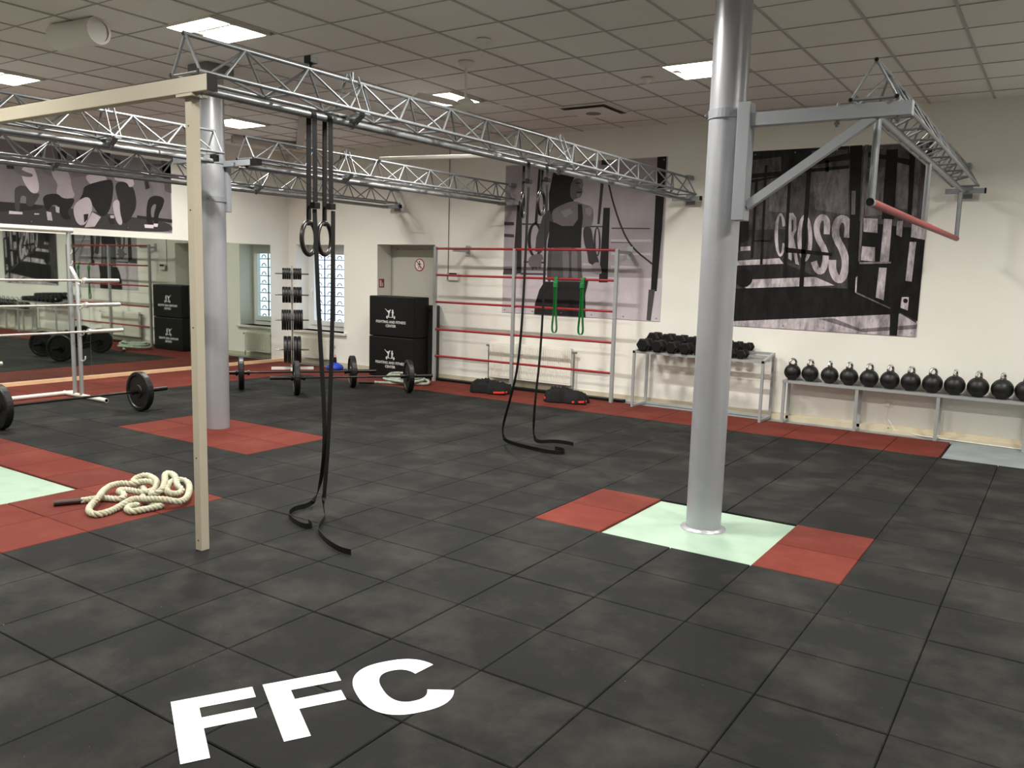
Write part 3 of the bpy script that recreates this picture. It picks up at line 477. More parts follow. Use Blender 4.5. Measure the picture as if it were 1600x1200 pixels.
WORDS = [(84,[[(-1.472,3.16),(0.485,3.142),(0.545,2.229),(-1.621,2.239),(-1.64,2.87)]]),(112,[[(-0.702,2.948),(-0.292,2.929),(-0.27,2.403),(-0.629,2.466)],[(-0.111,2.903),(0.099,2.911),(0.106,2.398),(-0.087,2.382)],[(0.2,2.943),(0.335,2.955),(0.343,2.449),(0.204,2.47)],[(-1.178,2.753),(-0.96,2.765),(-0.956,2.433),(-1.158,2.456)]]),(40,[[(-1.644,3.16),(-0.311,3.16),(-0.298,3.004),(-0.705,2.986),(-0.949,2.881),(-1.431,2.861),(-1.6,2.565)]]),(85,[[(-1.402,3.059),(-1.061,3.081),(-1.049,2.905),(-1.389,2.86)],[(-0.716,3.129),(-0.326,3.126),(-0.321,3.061),(-0.708,3.024)]]),(30,[[(-0.67,3.022),(-0.162,3.108),(-0.157,3.034),(-0.666,2.969)],[(-1.433,2.897),(-0.294,2.948),(-0.291,2.914),(-1.429,2.845)],[(-0.96,3.037),(-0.882,3.033),(-0.868,2.84),(-0.946,2.843)],[(-0.557,3.017),(-0.519,3.015),(-0.509,2.882),(-0.547,2.884)],[(-0.125,3.087),(0.367,2.971),(0.373,2.899),(0.128,2.983),(-0.121,3.032)],[(-1.428,2.821),(-0.968,2.882),(-0.967,2.863),(-1.426,2.791)]]),(60,[[(-1.621,2.239),(0.543,2.265),(0.545,1.975),(-1.592,1.786)]]),(30,[[(-1.632,2.403),(-1.4,2.4),(-1.381,2.116),(-1.608,2.034)]]),(190,[[(-1.512,1.87),(-0.999,1.908),(-0.945,1.843),(-1.509,1.813)],[(-1.523,2.034),(-1.356,2.046),(-1.352,1.995),(-1.52,1.985)]]),(38,[[(-1.594,1.807),(-0.914,1.84),(-0.563,1.705),(-1.308,1.639),(-1.58,1.6)]]),(195,[[(-1.497,1.627),(-1.309,1.649),(-0.572,1.699),(-0.348,1.608),(-1.364,1.534)]]),(26,[[(-1.576,1.527),(-0.719,1.586),(-0.151,1.575),(0.267,1.383),(0.368,1.322),(0.273,1.308),(-1.55,1.131)]]),(26,[[(-0.256,2.346),(0.545,2.229),(0.545,1.975),(0.545,1.248),(0.367,1.331),(-0.102,1.533),(-0.207,1.583)]]),(180,[[(-1.55,1.131),(-0.538,1.227),(0.273,1.308),(0.368,1.322),(0.545,1.22),(0.545,1.075),(-1.547,1.079),(-1.81,1.085),(-1.811,1.106)]]),(110,[[(-0.499,1.219),(-0.329,1.232),(-0.034,1.128),(0.545,1.21),(0.545,1.164),(-0.003,1.091)]]),(24,[[(-1.301,1.666),(-1.307,1.623),(-1.329,1.587),(-1.364,1.561),(-1.407,1.552),(-1.451,1.559),(-1.49,1.582),(-1.517,1.617),(-1.528,1.659),(-1.522,1.702),(-1.5,1.739),(-1.464,1.764),(-1.421,1.773),(-1.378,1.766),(-1.339,1.743),(-1.313,1.707)],[(0.25,1.598),(0.348,1.602),(0.354,1.075),(0.275,1.075)]]),(192,[[(-0.937,2.074),(-0.941,2.031),(-0.974,2.05),(-0.974,2.087)],[(-0.941,2.031),(-0.947,1.995),(-0.976,2.018),(-0.974,2.05)],[(-0.947,1.995),(-0.955,1.965),(-0.978,1.992),(-0.976,2.018)],[(-0.955,1.965),(-0.966,1.943),(-0.982,1.973),(-0.978,1.992)],[(-0.966,1.943),(-0.977,1.93),(-0.986,1.961),(-0.982,1.973)],[(-0.977,1.93),(-0.99,1.926),(-0.991,1.958),(-0.986,1.961)],[(-0.99,1.926),(-1.004,1.932),(-0.997,1.963),(-0.991,1.958)],[(-1.004,1.932),(-1.017,1.947),(-1.003,1.977),(-0.997,1.963)],[(-1.017,1.947),(-1.03,1.971),(-1.009,1.997),(-1.003,1.977)],[(-1.03,1.971),(-1.043,2.003),(-1.015,2.025),(-1.009,1.997)],[(-1.043,2.003),(-1.053,2.041),(-1.021,2.059),(-1.015,2.025)],[(-1.053,2.041),(-1.063,2.085),(-1.026,2.097),(-1.021,2.059)],[(-1.063,2.085),(-1.07,2.132),(-1.031,2.138),(-1.026,2.097)],[(-1.07,2.132),(-1.074,2.181),(-1.034,2.181),(-1.031,2.138)],[(-1.074,2.181),(-1.076,2.23),(-1.037,2.223),(-1.034,2.181)],[(-1.076,2.23),(-1.076,2.277),(-1.038,2.264),(-1.037,2.223)],[(-1.076,2.277),(-1.073,2.32),(-1.038,2.302),(-1.038,2.264)],[(-1.073,2.32),(-1.067,2.358),(-1.037,2.336),(-1.038,2.302)],[(-1.067,2.358),(-1.059,2.39),(-1.035,2.363),(-1.037,2.336)],[(-1.059,2.39),(-1.05,2.413),(-1.032,2.384),(-1.035,2.363)],[(-1.05,2.413),(-1.038,2.428),(-1.027,2.397),(-1.032,2.384)],[(-1.038,2.428),(-1.026,2.434),(-1.022,2.402),(-1.027,2.397)],[(-1.026,2.434),(-1.012,2.43),(-1.017,2.399),(-1.022,2.402)],[(-1.012,2.43),(-0.999,2.417),(-1.011,2.388),(-1.017,2.399)],[(-0.999,2.417),(-0.986,2.396),(-1.005,2.369),(-1.011,2.388)],[(-0.986,2.396),(-0.973,2.366),(-0.999,2.343),(-1.005,2.369)],[(-0.973,2.366),(-0.962,2.329),(-0.993,2.311),(-0.999,2.343)],[(-0.962,2.329),(-0.952,2.287),(-0.987,2.274),(-0.993,2.311)]]),(192,[[(-0.927,2.432),(-0.874,2.432),(-0.834,2.372),(-0.824,2.235),(-0.85,2.157),(-0.766,1.832),(-0.806,1.845),(-0.857,2.039),(-0.854,1.88),(-0.893,1.904)]]),(60,[[(-0.888,2.353),(-0.868,2.353),(-0.856,2.235),(-0.877,2.206)]]),(192,[[(-0.636,2.141),(-0.633,2.081),(-0.679,2.09),(-0.682,2.141)],[(-0.633,2.081),(-0.635,2.025),(-0.678,2.041),(-0.679,2.09)],[(-0.635,2.025),(-0.642,1.973),(-0.68,1.997),(-0.678,2.041)],[(-0.642,1.973),(-0.652,1.931),(-0.683,1.96),(-0.68,1.997)],[(-0.652,1.931),(-0.666,1.898),(-0.688,1.932),(-0.683,1.96)],[(-0.666,1.898),(-0.682,1.878),(-0.695,1.914),(-0.688,1.932)],[(-0.682,1.878),(-0.701,1.871),(-0.703,1.909),(-0.695,1.914)],[(-0.701,1.871),(-0.72,1.877),(-0.712,1.914),(-0.703,1.909)],[(-0.72,1.877),(-0.74,1.897),(-0.722,1.931),(-0.712,1.914)],[(-0.74,1.897),(-0.758,1.929),(-0.731,1.959),(-0.722,1.931)],[(-0.758,1.929),(-0.775,1.972),(-0.74,1.996),(-0.731,1.959)],[(-0.775,1.972),(-0.789,2.023),(-0.748,2.04),(-0.74,1.996)],[(-0.789,2.023),(-0.799,2.081),(-0.754,2.089),(-0.748,2.04)],[(-0.799,2.081),(-0.806,2.141),(-0.759,2.141),(-0.754,2.089)],[(-0.806,2.141),(-0.808,2.201),(-0.762,2.193),(-0.759,2.141)],[(-0.808,2.201),(-0.806,2.258),(-0.763,2.242),(-0.762,2.193)],[(-0.806,2.258),(-0.799,2.31),(-0.761,2.286),(-0.763,2.242)],[(-0.799,2.31),(-0.789,2.352),(-0.758,2.323),(-0.761,2.286)],[(-0.789,2.352),(-0.775,2.384),(-0.752,2.35),(-0.758,2.323)],[(-0.775,2.384),(-0.758,2.404),(-0.745,2.367),(-0.752,2.35)],[(-0.758,2.404),(-0.74,2.41),(-0.737,2.373),(-0.745,2.367)],[(-0.74,2.41),(-0.72,2.403),(-0.728,2.367),(-0.737,2.373)],[(-0.72,2.403),(-0.701,2.383),(-0.719,2.35),(-0.728,2.367)],[(-0.701,2.383),(-0.683,2.351),(-0.709,2.322),(-0.719,2.35)],[(-0.683,2.351),(-0.666,2.308),(-0.701,2.285),(-0.709,2.322)],[(-0.666,2.308),(-0.653,2.258),(-0.693,2.242),(-0.701,2.285)],[(-0.653,2.258),(-0.642,2.201),(-0.686,2.193),(-0.693,2.242)],[(-0.642,2.201),(-0.636,2.141),(-0.682,2.141),(-0.686,2.193)]]),(192,[[(-0.446,2.184),(-0.446,2.194),(-0.514,2.198),(-0.513,2.187)],[(-0.446,2.194),(-0.446,2.214),(-0.514,2.218),(-0.514,2.198)],[(-0.446,2.214),(-0.447,2.245),(-0.515,2.249),(-0.514,2.218)],[(-0.447,2.245),(-0.449,2.288),(-0.516,2.288),(-0.515,2.249)],[(-0.449,2.288),(-0.454,2.326),(-0.52,2.316),(-0.516,2.288)],[(-0.454,2.326),(-0.465,2.359),(-0.526,2.334),(-0.52,2.316)],[(-0.465,2.359),(-0.485,2.388),(-0.531,2.342),(-0.526,2.334)],[(-0.485,2.388),(-0.513,2.407),(-0.535,2.344),(-0.531,2.342)],[(-0.513,2.407),(-0.544,2.413),(-0.534,2.344),(-0.535,2.344)],[(-0.544,2.413),(-0.573,2.405),(-0.535,2.344),(-0.534,2.344)],[(-0.573,2.405),(-0.595,2.386),(-0.542,2.338),(-0.535,2.344)],[(-0.595,2.386),(-0.613,2.36),(-0.551,2.324),(-0.542,2.338)],[(-0.613,2.36),(-0.624,2.328),(-0.558,2.306),(-0.551,2.324)],[(-0.624,2.328),(-0.63,2.293),(-0.561,2.282),(-0.558,2.306)],[(-0.63,2.293),(-0.63,2.254),(-0.561,2.253),(-0.561,2.282)],[(-0.63,2.254),(-0.624,2.211),(-0.557,2.219),(-0.561,2.253)],[(-0.624,2.211),(-0.614,2.169),(-0.549,2.186),(-0.557,2.219)],[(-0.614,2.169),(-0.598,2.128),(-0.536,2.153),(-0.549,2.186)],[(-0.598,2.128),(-0.578,2.089),(-0.52,2.122),(-0.536,2.153)],[(-0.578,2.089),(-0.554,2.055),(-0.498,2.089),(-0.52,2.122)],[(-0.554,2.055),(-0.537,2.025),(-0.477,2.054),(-0.498,2.089)],[(-0.537,2.025),(-0.523,1.996),(-0.461,2.02),(-0.477,2.054)],[(-0.523,1.996),(-0.513,1.969),(-0.448,1.987),(-0.461,2.02)],[(-0.513,1.969),(-0.507,1.945),(-0.44,1.953),(-0.448,1.987)],[(-0.507,1.945),(-0.504,1.918),(-0.436,1.918),(-0.44,1.953)],[(-0.504,1.918),(-0.504,1.89),(-0.436,1.882),(-0.436,1.918)],[(-0.504,1.89),(-0.507,1.858),(-0.439,1.844),(-0.436,1.882)],[(-0.507,1.858),(-0.513,1.825),(-0.447,1.804),(-0.439,1.844)],[(-0.513,1.825),(-0.521,1.804),(-0.459,1.771),(-0.447,1.804)],[(-0.521,1.804),(-0.526,1.796),(-0.477,1.744),(-0.459,1.771)],[(-0.526,1.796),(-0.523,1.797),(-0.507,1.728),(-0.477,1.744)],[(-0.523,1.797),(-0.522,1.798),(-0.54,1.731),(-0.507,1.728)],[(-0.522,1.798),(-0.525,1.8),(-0.566,1.745),(-0.54,1.731)],[(-0.525,1.8),(-0.532,1.808),(-0.586,1.767),(-0.566,1.745)],[(-0.532,1.808),(-0.541,1.823),(-0.602,1.793),(-0.586,1.767)],[(-0.541,1.823),(-0.552,1.847),(-0.615,1.822),(-0.602,1.793)],[(-0.552,1.847),(-0.561,1.867),(-0.624,1.842),(-0.615,1.822)],[(-0.561,1.867),(-0.566,1.88),(-0.629,1.855),(-0.624,1.842)],[(-0.566,1.88),(-0.569,1.887),(-0.632,1.862),(-0.629,1.855)]]),(192,[[(-0.21,2.143),(-0.21,2.153),(-0.29,2.161),(-0.291,2.151)],[(-0.21,2.153),(-0.209,2.173),(-0.29,2.181),(-0.29,2.161)],[(-0.209,2.173),(-0.209,2.204),(-0.29,2.212),(-0.29,2.181)],[(-0.209,2.204),(-0.208,2.247),(-0.289,2.249),(-0.29,2.212)],[(-0.208,2.247),(-0.214,2.288),(-0.292,2.277),(-0.289,2.249)],[(-0.214,2.288),(-0.226,2.325),(-0.298,2.296),(-0.292,2.277)],[(-0.226,2.325),(-0.246,2.359),(-0.306,2.308),(-0.298,2.296)],[(-0.246,2.359),(-0.274,2.384),(-0.315,2.316),(-0.306,2.308)],[(-0.274,2.384),(-0.307,2.399),(-0.319,2.318),(-0.315,2.316)],[(-0.307,2.399),(-0.342,2.4),(-0.318,2.318),(-0.319,2.318)],[(-0.342,2.4),(-0.373,2.386),(-0.321,2.316),(-0.318,2.318)],[(-0.373,2.386),(-0.397,2.362),(-0.33,2.307),(-0.321,2.316)],[(-0.397,2.362),(-0.414,2.331),(-0.337,2.294),(-0.33,2.307)],[(-0.414,2.331),(-0.423,2.296),(-0.343,2.274),(-0.337,2.294)],[(-0.423,2.296),(-0.427,2.257),(-0.345,2.247),(-0.343,2.274)],[(-0.427,2.257),(-0.426,2.213),(-0.345,2.215),(-0.345,2.247)],[(-0.426,2.213),(-0.418,2.167),(-0.339,2.183),(-0.345,2.215)],[(-0.418,2.167),(-0.402,2.121),(-0.327,2.15),(-0.339,2.183)],[(-0.402,2.121),(-0.379,2.076),(-0.31,2.115),(-0.327,2.15)],[(-0.379,2.076),(-0.352,2.035),(-0.284,2.075),(-0.31,2.115)],[(-0.352,2.035),(-0.332,1.998),(-0.26,2.033),(-0.284,2.075)],[(-0.332,1.998),(-0.316,1.963),(-0.241,1.992),(-0.26,2.033)],[(-0.316,1.963),(-0.304,1.93),(-0.226,1.951),(-0.241,1.992)],[(-0.304,1.93),(-0.296,1.899),(-0.216,1.911),(-0.226,1.951)],[(-0.296,1.899),(-0.291,1.866),(-0.21,1.869),(-0.216,1.911)],[(-0.291,1.866),(-0.289,1.831),(-0.208,1.825),(-0.21,1.869)],[(-0.289,1.831),(-0.291,1.793),(-0.21,1.78),(-0.208,1.825)],[(-0.291,1.793),(-0.297,1.754),(-0.217,1.733),(-0.21,1.78)],[(-0.297,1.754),(-0.304,1.727),(-0.227,1.693),(-0.217,1.733)],[(-0.304,1.727),(-0.309,1.716),(-0.245,1.661),(-0.227,1.693)],[(-0.309,1.716),(-0.307,1.717),(-0.276,1.637),(-0.245,1.661)],[(-0.307,1.717),(-0.303,1.718),(-0.314,1.635),(-0.276,1.637)],[(-0.303,1.718),(-0.304,1.719),(-0.345,1.648),(-0.314,1.635)],[(-0.304,1.719),(-0.31,1.725),(-0.371,1.67),(-0.345,1.648)],[(-0.31,1.725),(-0.32,1.739),(-0.39,1.699),(-0.371,1.67)],[(-0.32,1.739),(-0.331,1.763),(-0.406,1.732),(-0.39,1.699)],[(-0.331,1.763),(-0.341,1.787),(-0.419,1.764),(-0.406,1.732)],[(-0.341,1.787),(-0.347,1.81),(-0.427,1.797),(-0.419,1.764)],[(-0.347,1.81),(-0.35,1.832),(-0.432,1.829),(-0.427,1.797)],[(-0.35,1.832),(-0.351,1.856),(-0.434,1.858),(-0.432,1.829)],[(-0.351,1.856),(-0.352,1.876),(-0.434,1.878),(-0.434,1.858)],[(-0.352,1.876),(-0.353,1.889),(-0.435,1.891),(-0.434,1.878)],[(-0.353,1.889),(-0.353,1.896),(-0.435,1.898),(-0.435,1.891)]]),(24,[[(-0.302,3.16),(-0.171,3.16),(-0.121,1.853),(-0.115,1.533),(-0.202,1.574),(-0.243,2.346)],[(0.084,3.094),(0.199,3.096),(0.218,2.345),(0.093,2.346)],[(0.313,3.117),(0.372,3.113),(0.39,2.33),(0.356,2.33)],[(-0.963,2.94),(-0.929,2.939),(-0.903,1.68),(-0.943,1.679)],[(-0.755,3.008),(-0.707,3.005),(-0.695,1.583),(-0.746,1.581)],[(-1.347,2.838),(-1.314,2.837),(-1.311,1.904),(-1.342,1.903)],[(-1.243,2.992),(-1.215,2.991),(-1.193,1.831),(-1.225,1.83)],[(-1.512,2.361),(-1.489,2.36),(-1.474,1.99),(-1.499,1.989)],[(-0.928,2.034),(-0.403,1.974),(-0.401,1.941),(-0.924,1.975)],[(-1.319,2.117),(-1.114,2.117),(-1.113,2.101),(-1.318,2.1)]]),(112,[[(-0.145,3.16),(-0.103,3.16),(-0.095,1.882),(-0.116,1.882)],[(0.381,3.104),(0.431,3.101),(0.442,2.375),(0.392,2.375)],[(-0.245,2.666),(-0.203,2.665),(-0.188,2.402),(-0.23,2.403)]]),(192,[[(-0.095,2.363),(0.053,2.354),(0.061,2.199),(-0.085,2.213)],[(-0.088,2.053),(0.05,2.041),(0.059,1.885),(-0.089,1.896)],[(0.118,2.353),(0.201,2.345),(0.204,1.874),(0.112,1.884)],[(0.109,1.82),(0.188,1.818),(0.185,1.46),(0.1,1.489)],[(0.403,2.302),(0.545,2.283),(0.545,2.124),(0.405,2.153)],[(0.254,2.326),(0.312,2.332),(0.313,2.153),(0.254,2.179)],[(0.397,2.102),(0.462,2.102),(0.452,1.674),(0.39,1.681)]]),(205,[[(0.367,1.503),(0.439,1.506),(0.439,1.359),(0.363,1.387)],[(-0.128,1.701),(-0.111,1.72),(-0.107,1.529),(-0.122,1.538)]]),(30,[[(0.432,1.465),(0.431,1.455),(0.426,1.446),(0.419,1.44),(0.41,1.438),(0.401,1.44),(0.392,1.445),(0.387,1.453),(0.384,1.463),(0.385,1.473),(0.389,1.482),(0.397,1.488),(0.406,1.49),(0.415,1.488),(0.423,1.483),(0.429,1.475)]]),(150,[[(-0.101,1.877),(0.226,1.887),(0.228,1.867),(-0.1,1.854)]]),(120,[[(-0.102,1.539),(0.259,1.382),(0.26,1.369),(-0.107,1.523)]])]
CLASS = [(62,[[(1.862,2.351),(2.154,2.358),(2.416,2.364),(2.641,2.368),(2.827,2.37),(2.969,2.371),(3.151,2.367),(3.376,2.359),(3.649,2.345),(3.975,2.325),(4.264,2.307),(4.509,2.292),(4.706,2.28),(4.85,2.271),(4.959,2.253),(5.032,2.226),(5.069,2.19),(5.067,2.145),(4.885,2.111),(4.535,2.1),(4.039,2.1),(3.428,2.1),(2.919,2.1),(2.493,2.1),(2.138,2.1),(1.846,2.1),(1.637,2.1),(1.6,2.121),(1.6,2.171),(1.6,2.239),(1.6,2.292),(1.651,2.329)]]),(45,[[(4.496,2.327),(5.07,2.307),(5.07,2.253),(4.495,2.289)],[(1.862,2.351),(2.154,2.358),(2.414,2.363),(2.636,2.367),(2.816,2.369),(2.95,2.37),(3.052,2.366),(3.121,2.358),(3.155,2.347),(3.154,2.331),(3.119,2.315),(3.049,2.298),(2.945,2.28),(2.81,2.263),(2.629,2.244),(2.406,2.223),(2.146,2.202),(1.852,2.181),(1.642,2.178),(1.6,2.191),(1.6,2.222),(1.6,2.27),(1.6,2.307),(1.652,2.334)]]),(90,[[(4.911,3.16),(5.07,3.16),(5.07,2.694),(4.964,2.718)],[(4.626,3.072),(5.07,3.128),(5.07,2.916),(4.619,2.866)]]),(200,[[(2.945,2.837),(2.971,2.847),(2.996,2.853),(3.019,2.854),(3.039,2.85),(3.058,2.84),(3.075,2.815),(3.09,2.775),(3.104,2.719),(3.117,2.647),(3.12,2.591),(3.112,2.549),(3.094,2.523),(3.066,2.511),(3.04,2.51),(3.016,2.519),(2.995,2.538),(2.975,2.567),(2.959,2.593),(2.944,2.617),(2.933,2.638),(2.924,2.657),(2.916,2.68),(2.911,2.706),(2.908,2.736),(2.907,2.77),(2.912,2.798),(2.925,2.82)]]),(110,[[(2.769,2.859),(2.795,2.858),(2.82,2.853),(2.845,2.843),(2.87,2.828),(2.895,2.808),(2.921,2.792),(2.95,2.779),(2.98,2.769),(3.011,2.763),(3.034,2.756),(3.047,2.748),(3.05,2.738),(3.044,2.727),(3.03,2.719),(3.01,2.714),(2.983,2.712),(2.95,2.713),(2.918,2.718),(2.889,2.728),(2.862,2.741),(2.837,2.759),(2.814,2.774),(2.793,2.786),(2.773,2.794),(2.755,2.799),(2.742,2.807),(2.733,2.816),(2.73,2.827),(2.73,2.84),(2.737,2.85),(2.75,2.856)],[(3.133,2.862),(3.273,2.863),(3.307,2.75),(3.191,2.784)],[(3.557,2.836),(3.764,2.88),(3.783,2.807),(3.59,2.776)]]),(72,[[(2.864,2.585),(2.897,2.595),(2.927,2.595),(2.953,2.587),(2.975,2.568),(2.995,2.54),(3.016,2.521),(3.04,2.51),(3.066,2.508),(3.093,2.514),(3.111,2.513),(3.119,2.504),(3.116,2.487),(3.104,2.463),(3.09,2.438),(3.075,2.413),(3.06,2.388),(3.043,2.363),(3.026,2.346),(3.007,2.337),(2.987,2.335),(2.966,2.342),(2.951,2.354),(2.944,2.371),(2.943,2.393),(2.949,2.421),(2.95,2.442),(2.944,2.456),(2.932,2.465),(2.914,2.467),(2.9,2.465),(2.889,2.458),(2.882,2.447),(2.878,2.432),(2.874,2.41),(2.871,2.383),(2.867,2.351),(2.864,2.312),(2.858,2.283),(2.849,2.264),(2.838,2.253),(2.824,2.252),(2.813,2.265),(2.806,2.291),(2.803,2.33),(2.804,2.384),(2.805,2.43),(2.806,2.47),(2.808,2.503),(2.811,2.53),(2.822,2.552),(2.839,2.57)]]),(195,[[(2.73,2.261),(2.892,2.257),(2.893,2.227),(2.725,2.221)],[(3.043,2.253),(3.104,2.254),(3.103,2.239),(3.042,2.234)]]),(172,[[(3.357,2.866),(3.403,2.877),(3.442,2.879),(3.474,2.871),(3.498,2.853),(3.515,2.825),(3.529,2.795),(3.539,2.761),(3.546,2.725),(3.549,2.685),(3.555,2.648),(3.563,2.613),(3.574,2.58),(3.588,2.549),(3.585,2.523),(3.568,2.501),(3.534,2.485),(3.485,2.472),(3.444,2.469),(3.41,2.474),(3.383,2.487),(3.363,2.509),(3.351,2.533),(3.346,2.558),(3.349,2.585),(3.359,2.613),(3.362,2.641),(3.357,2.668),(3.346,2.694),(3.327,2.719),(3.312,2.744),(3.302,2.768),(3.295,2.792),(3.292,2.815),(3.301,2.835),(3.323,2.852)]]),(38,[[(3.231,2.513),(3.28,2.525),(3.321,2.53),(3.355,2.527),(3.382,2.516),(3.401,2.497),(3.426,2.485),(3.457,2.48),(3.495,2.481),(3.538,2.49),(3.567,2.488),(3.581,2.475),(3.58,2.451),(3.564,2.417),(3.547,2.387),(3.53,2.362),(3.513,2.341),(3.496,2.325),(3.488,2.306),(3.49,2.287),(3.5,2.265),(3.519,2.241),(3.525,2.223),(3.516,2.209),(3.493,2.201),(3.456,2.197),(3.426,2.206),(3.403,2.229),(3.386,2.265),(3.376,2.314),(3.363,2.35),(3.347,2.373),(3.327,2.384),(3.304,2.382),(3.283,2.374),(3.266,2.361),(3.251,2.341),(3.239,2.316),(3.226,2.303),(3.214,2.301),(3.201,2.31),(3.188,2.332),(3.177,2.356),(3.17,2.383),(3.165,2.413),(3.162,2.446),(3.173,2.473),(3.195,2.496)]]),(184,[[(3.199,2.288),(3.262,2.281),(3.275,2.172),(3.209,2.174)],[(3.321,2.368),(3.376,2.356),(3.37,2.277),(3.325,2.289)]]),(188,[[(3.855,2.841),(3.919,2.85),(3.972,2.852),(4.012,2.846),(4.039,2.831),(4.054,2.809),(4.052,2.787),(4.033,2.764),(3.998,2.742),(3.948,2.719),(3.905,2.704),(3.871,2.696),(3.845,2.696),(3.828,2.702),(3.811,2.71),(3.797,2.72),(3.784,2.732),(3.773,2.746),(3.765,2.76),(3.759,2.774),(3.757,2.789),(3.758,2.804),(3.774,2.818),(3.806,2.83)]]),(34,[[(3.832,2.714),(3.912,2.743),(3.979,2.766),(4.035,2.782),(4.08,2.792),(4.112,2.796),(4.134,2.78),(4.146,2.746),(4.149,2.694),(4.142,2.622),(4.132,2.556),(4.119,2.495),(4.103,2.439),(4.085,2.389),(4.064,2.348),(4.041,2.317),(4.015,2.295),(3.987,2.283),(3.957,2.286),(3.927,2.303),(3.895,2.334),(3.863,2.38),(3.836,2.417),(3.815,2.447),(3.801,2.469),(3.792,2.484),(3.776,2.491),(3.754,2.492),(3.724,2.486),(3.688,2.473),(3.666,2.471),(3.658,2.48),(3.664,2.5),(3.684,2.531),(3.699,2.56),(3.709,2.587),(3.715,2.612),(3.715,2.635),(3.734,2.66),(3.773,2.686)]]),(188,[[(3.597,2.42),(3.616,2.441),(3.638,2.462),(3.665,2.481),(3.696,2.5),(3.731,2.517),(3.761,2.522),(3.785,2.516),(3.804,2.499),(3.817,2.469),(3.825,2.439),(3.828,2.408),(3.826,2.375),(3.819,2.342),(3.806,2.306),(3.789,2.268),(3.766,2.227),(3.739,2.183),(3.712,2.153),(3.686,2.136),(3.661,2.133),(3.636,2.142),(3.615,2.158),(3.598,2.179),(3.585,2.207),(3.575,2.24),(3.568,2.271),(3.565,2.3),(3.564,2.327),(3.566,2.351),(3.573,2.375),(3.583,2.398)],[(3.826,2.326),(3.95,2.266),(3.852,2.127),(3.708,2.109)]]),(42,[[(3.702,2.284),(3.77,2.298),(3.759,2.223),(3.706,2.171)]]),(44,[[(4.221,2.77),(4.26,2.782),(4.297,2.788),(4.333,2.787),(4.367,2.78),(4.4,2.767),(4.428,2.744),(4.45,2.713),(4.468,2.672),(4.48,2.622),(4.487,2.575),(4.491,2.53),(4.489,2.488),(4.483,2.449),(4.469,2.406),(4.446,2.359),(4.415,2.308),(4.376,2.254),(4.342,2.219),(4.314,2.204),(4.291,2.209),(4.274,2.233),(4.259,2.267),(4.246,2.311),(4.236,2.365),(4.229,2.428),(4.22,2.49),(4.209,2.55),(4.197,2.609),(4.184,2.666),(4.183,2.712),(4.196,2.746)],[(4.055,2.26),(4.136,2.282),(4.15,2.182),(4.079,2.178)]]),(188,[[(4.252,2.876),(4.31,2.893),(4.358,2.896),(4.399,2.886),(4.43,2.862),(4.453,2.824),(4.464,2.792),(4.464,2.765),(4.451,2.743),(4.428,2.727),(4.408,2.721),(4.391,2.723),(4.378,2.735),(4.369,2.756),(4.35,2.772),(4.323,2.782),(4.286,2.787),(4.241,2.786),(4.207,2.79),(4.184,2.798),(4.171,2.81),(4.17,2.827),(4.182,2.843),(4.21,2.86)],[(4.168,2.514),(4.195,2.525),(4.215,2.522),(4.229,2.504),(4.235,2.472),(4.234,2.426),(4.236,2.38),(4.241,2.335),(4.249,2.291),(4.261,2.247),(4.264,2.214),(4.259,2.191),(4.246,2.178),(4.226,2.175),(4.207,2.184),(4.189,2.206),(4.172,2.238),(4.158,2.283),(4.146,2.325),(4.137,2.366),(4.132,2.405),(4.13,2.442),(4.135,2.473),(4.148,2.497)],[(4.083,2.298),(4.146,2.303),(4.144,2.262),(4.091,2.259)]]),(36,[[(4.8,2.632),(4.862,2.631),(4.908,2.622),(4.935,2.603),(4.944,2.576),(4.935,2.54),(4.923,2.505),(4.908,2.471),(4.89,2.437),(4.869,2.405),(4.853,2.372),(4.842,2.338),(4.836,2.304),(4.835,2.269),(4.83,2.242),(4.821,2.224),(4.808,2.214),(4.791,2.213),(4.779,2.222),(4.77,2.24),(4.765,2.267),(4.764,2.304),(4.768,2.342),(4.775,2.381),(4.786,2.421),(4.801,2.461),(4.807,2.49),(4.805,2.507),(4.794,2.513),(4.774,2.507),(4.757,2.496),(4.743,2.48),(4.732,2.458),(4.723,2.431),(4.719,2.399),(4.72,2.361),(4.726,2.317),(4.737,2.268),(4.739,2.23),(4.731,2.204),(4.714,2.191),(4.688,2.189),(4.668,2.204),(4.655,2.236),(4.648,2.285),(4.647,2.35),(4.651,2.41),(4.658,2.466),(4.669,2.517),(4.684,2.564),(4.711,2.598),(4.749,2.621)]]),(125,[[(4.695,2.857),(4.872,2.91),(4.946,2.634),(4.765,2.635),(4.745,2.741)],[(4.74,3.051),(4.877,3.067),(4.882,2.929),(4.726,2.912)]]),(50,[[(4.628,2.867),(4.673,2.889),(4.714,2.738),(4.648,2.711)],[(2.717,2.866),(2.808,2.881),(2.818,2.793),(2.728,2.788)],[(3.378,3.102),(3.51,3.103),(3.495,2.996),(3.386,2.994)],[(4.0,3.16),(4.123,3.16),(4.099,3.071),(4.006,3.087)],[(3.085,3.131),(3.157,3.049),(3.17,2.99),(3.097,3.057)],[(3.639,3.144),(3.717,3.043),(3.699,3.009),(3.635,3.048)],[(4.177,3.1),(4.275,3.079),(4.253,2.977),(4.181,2.985)]]),(225,[[(4.606,2.205),(4.754,2.206),(4.753,2.156),(4.613,2.155)],[(4.759,2.227),(4.83,2.228),(4.82,2.18),(4.757,2.181)]])]

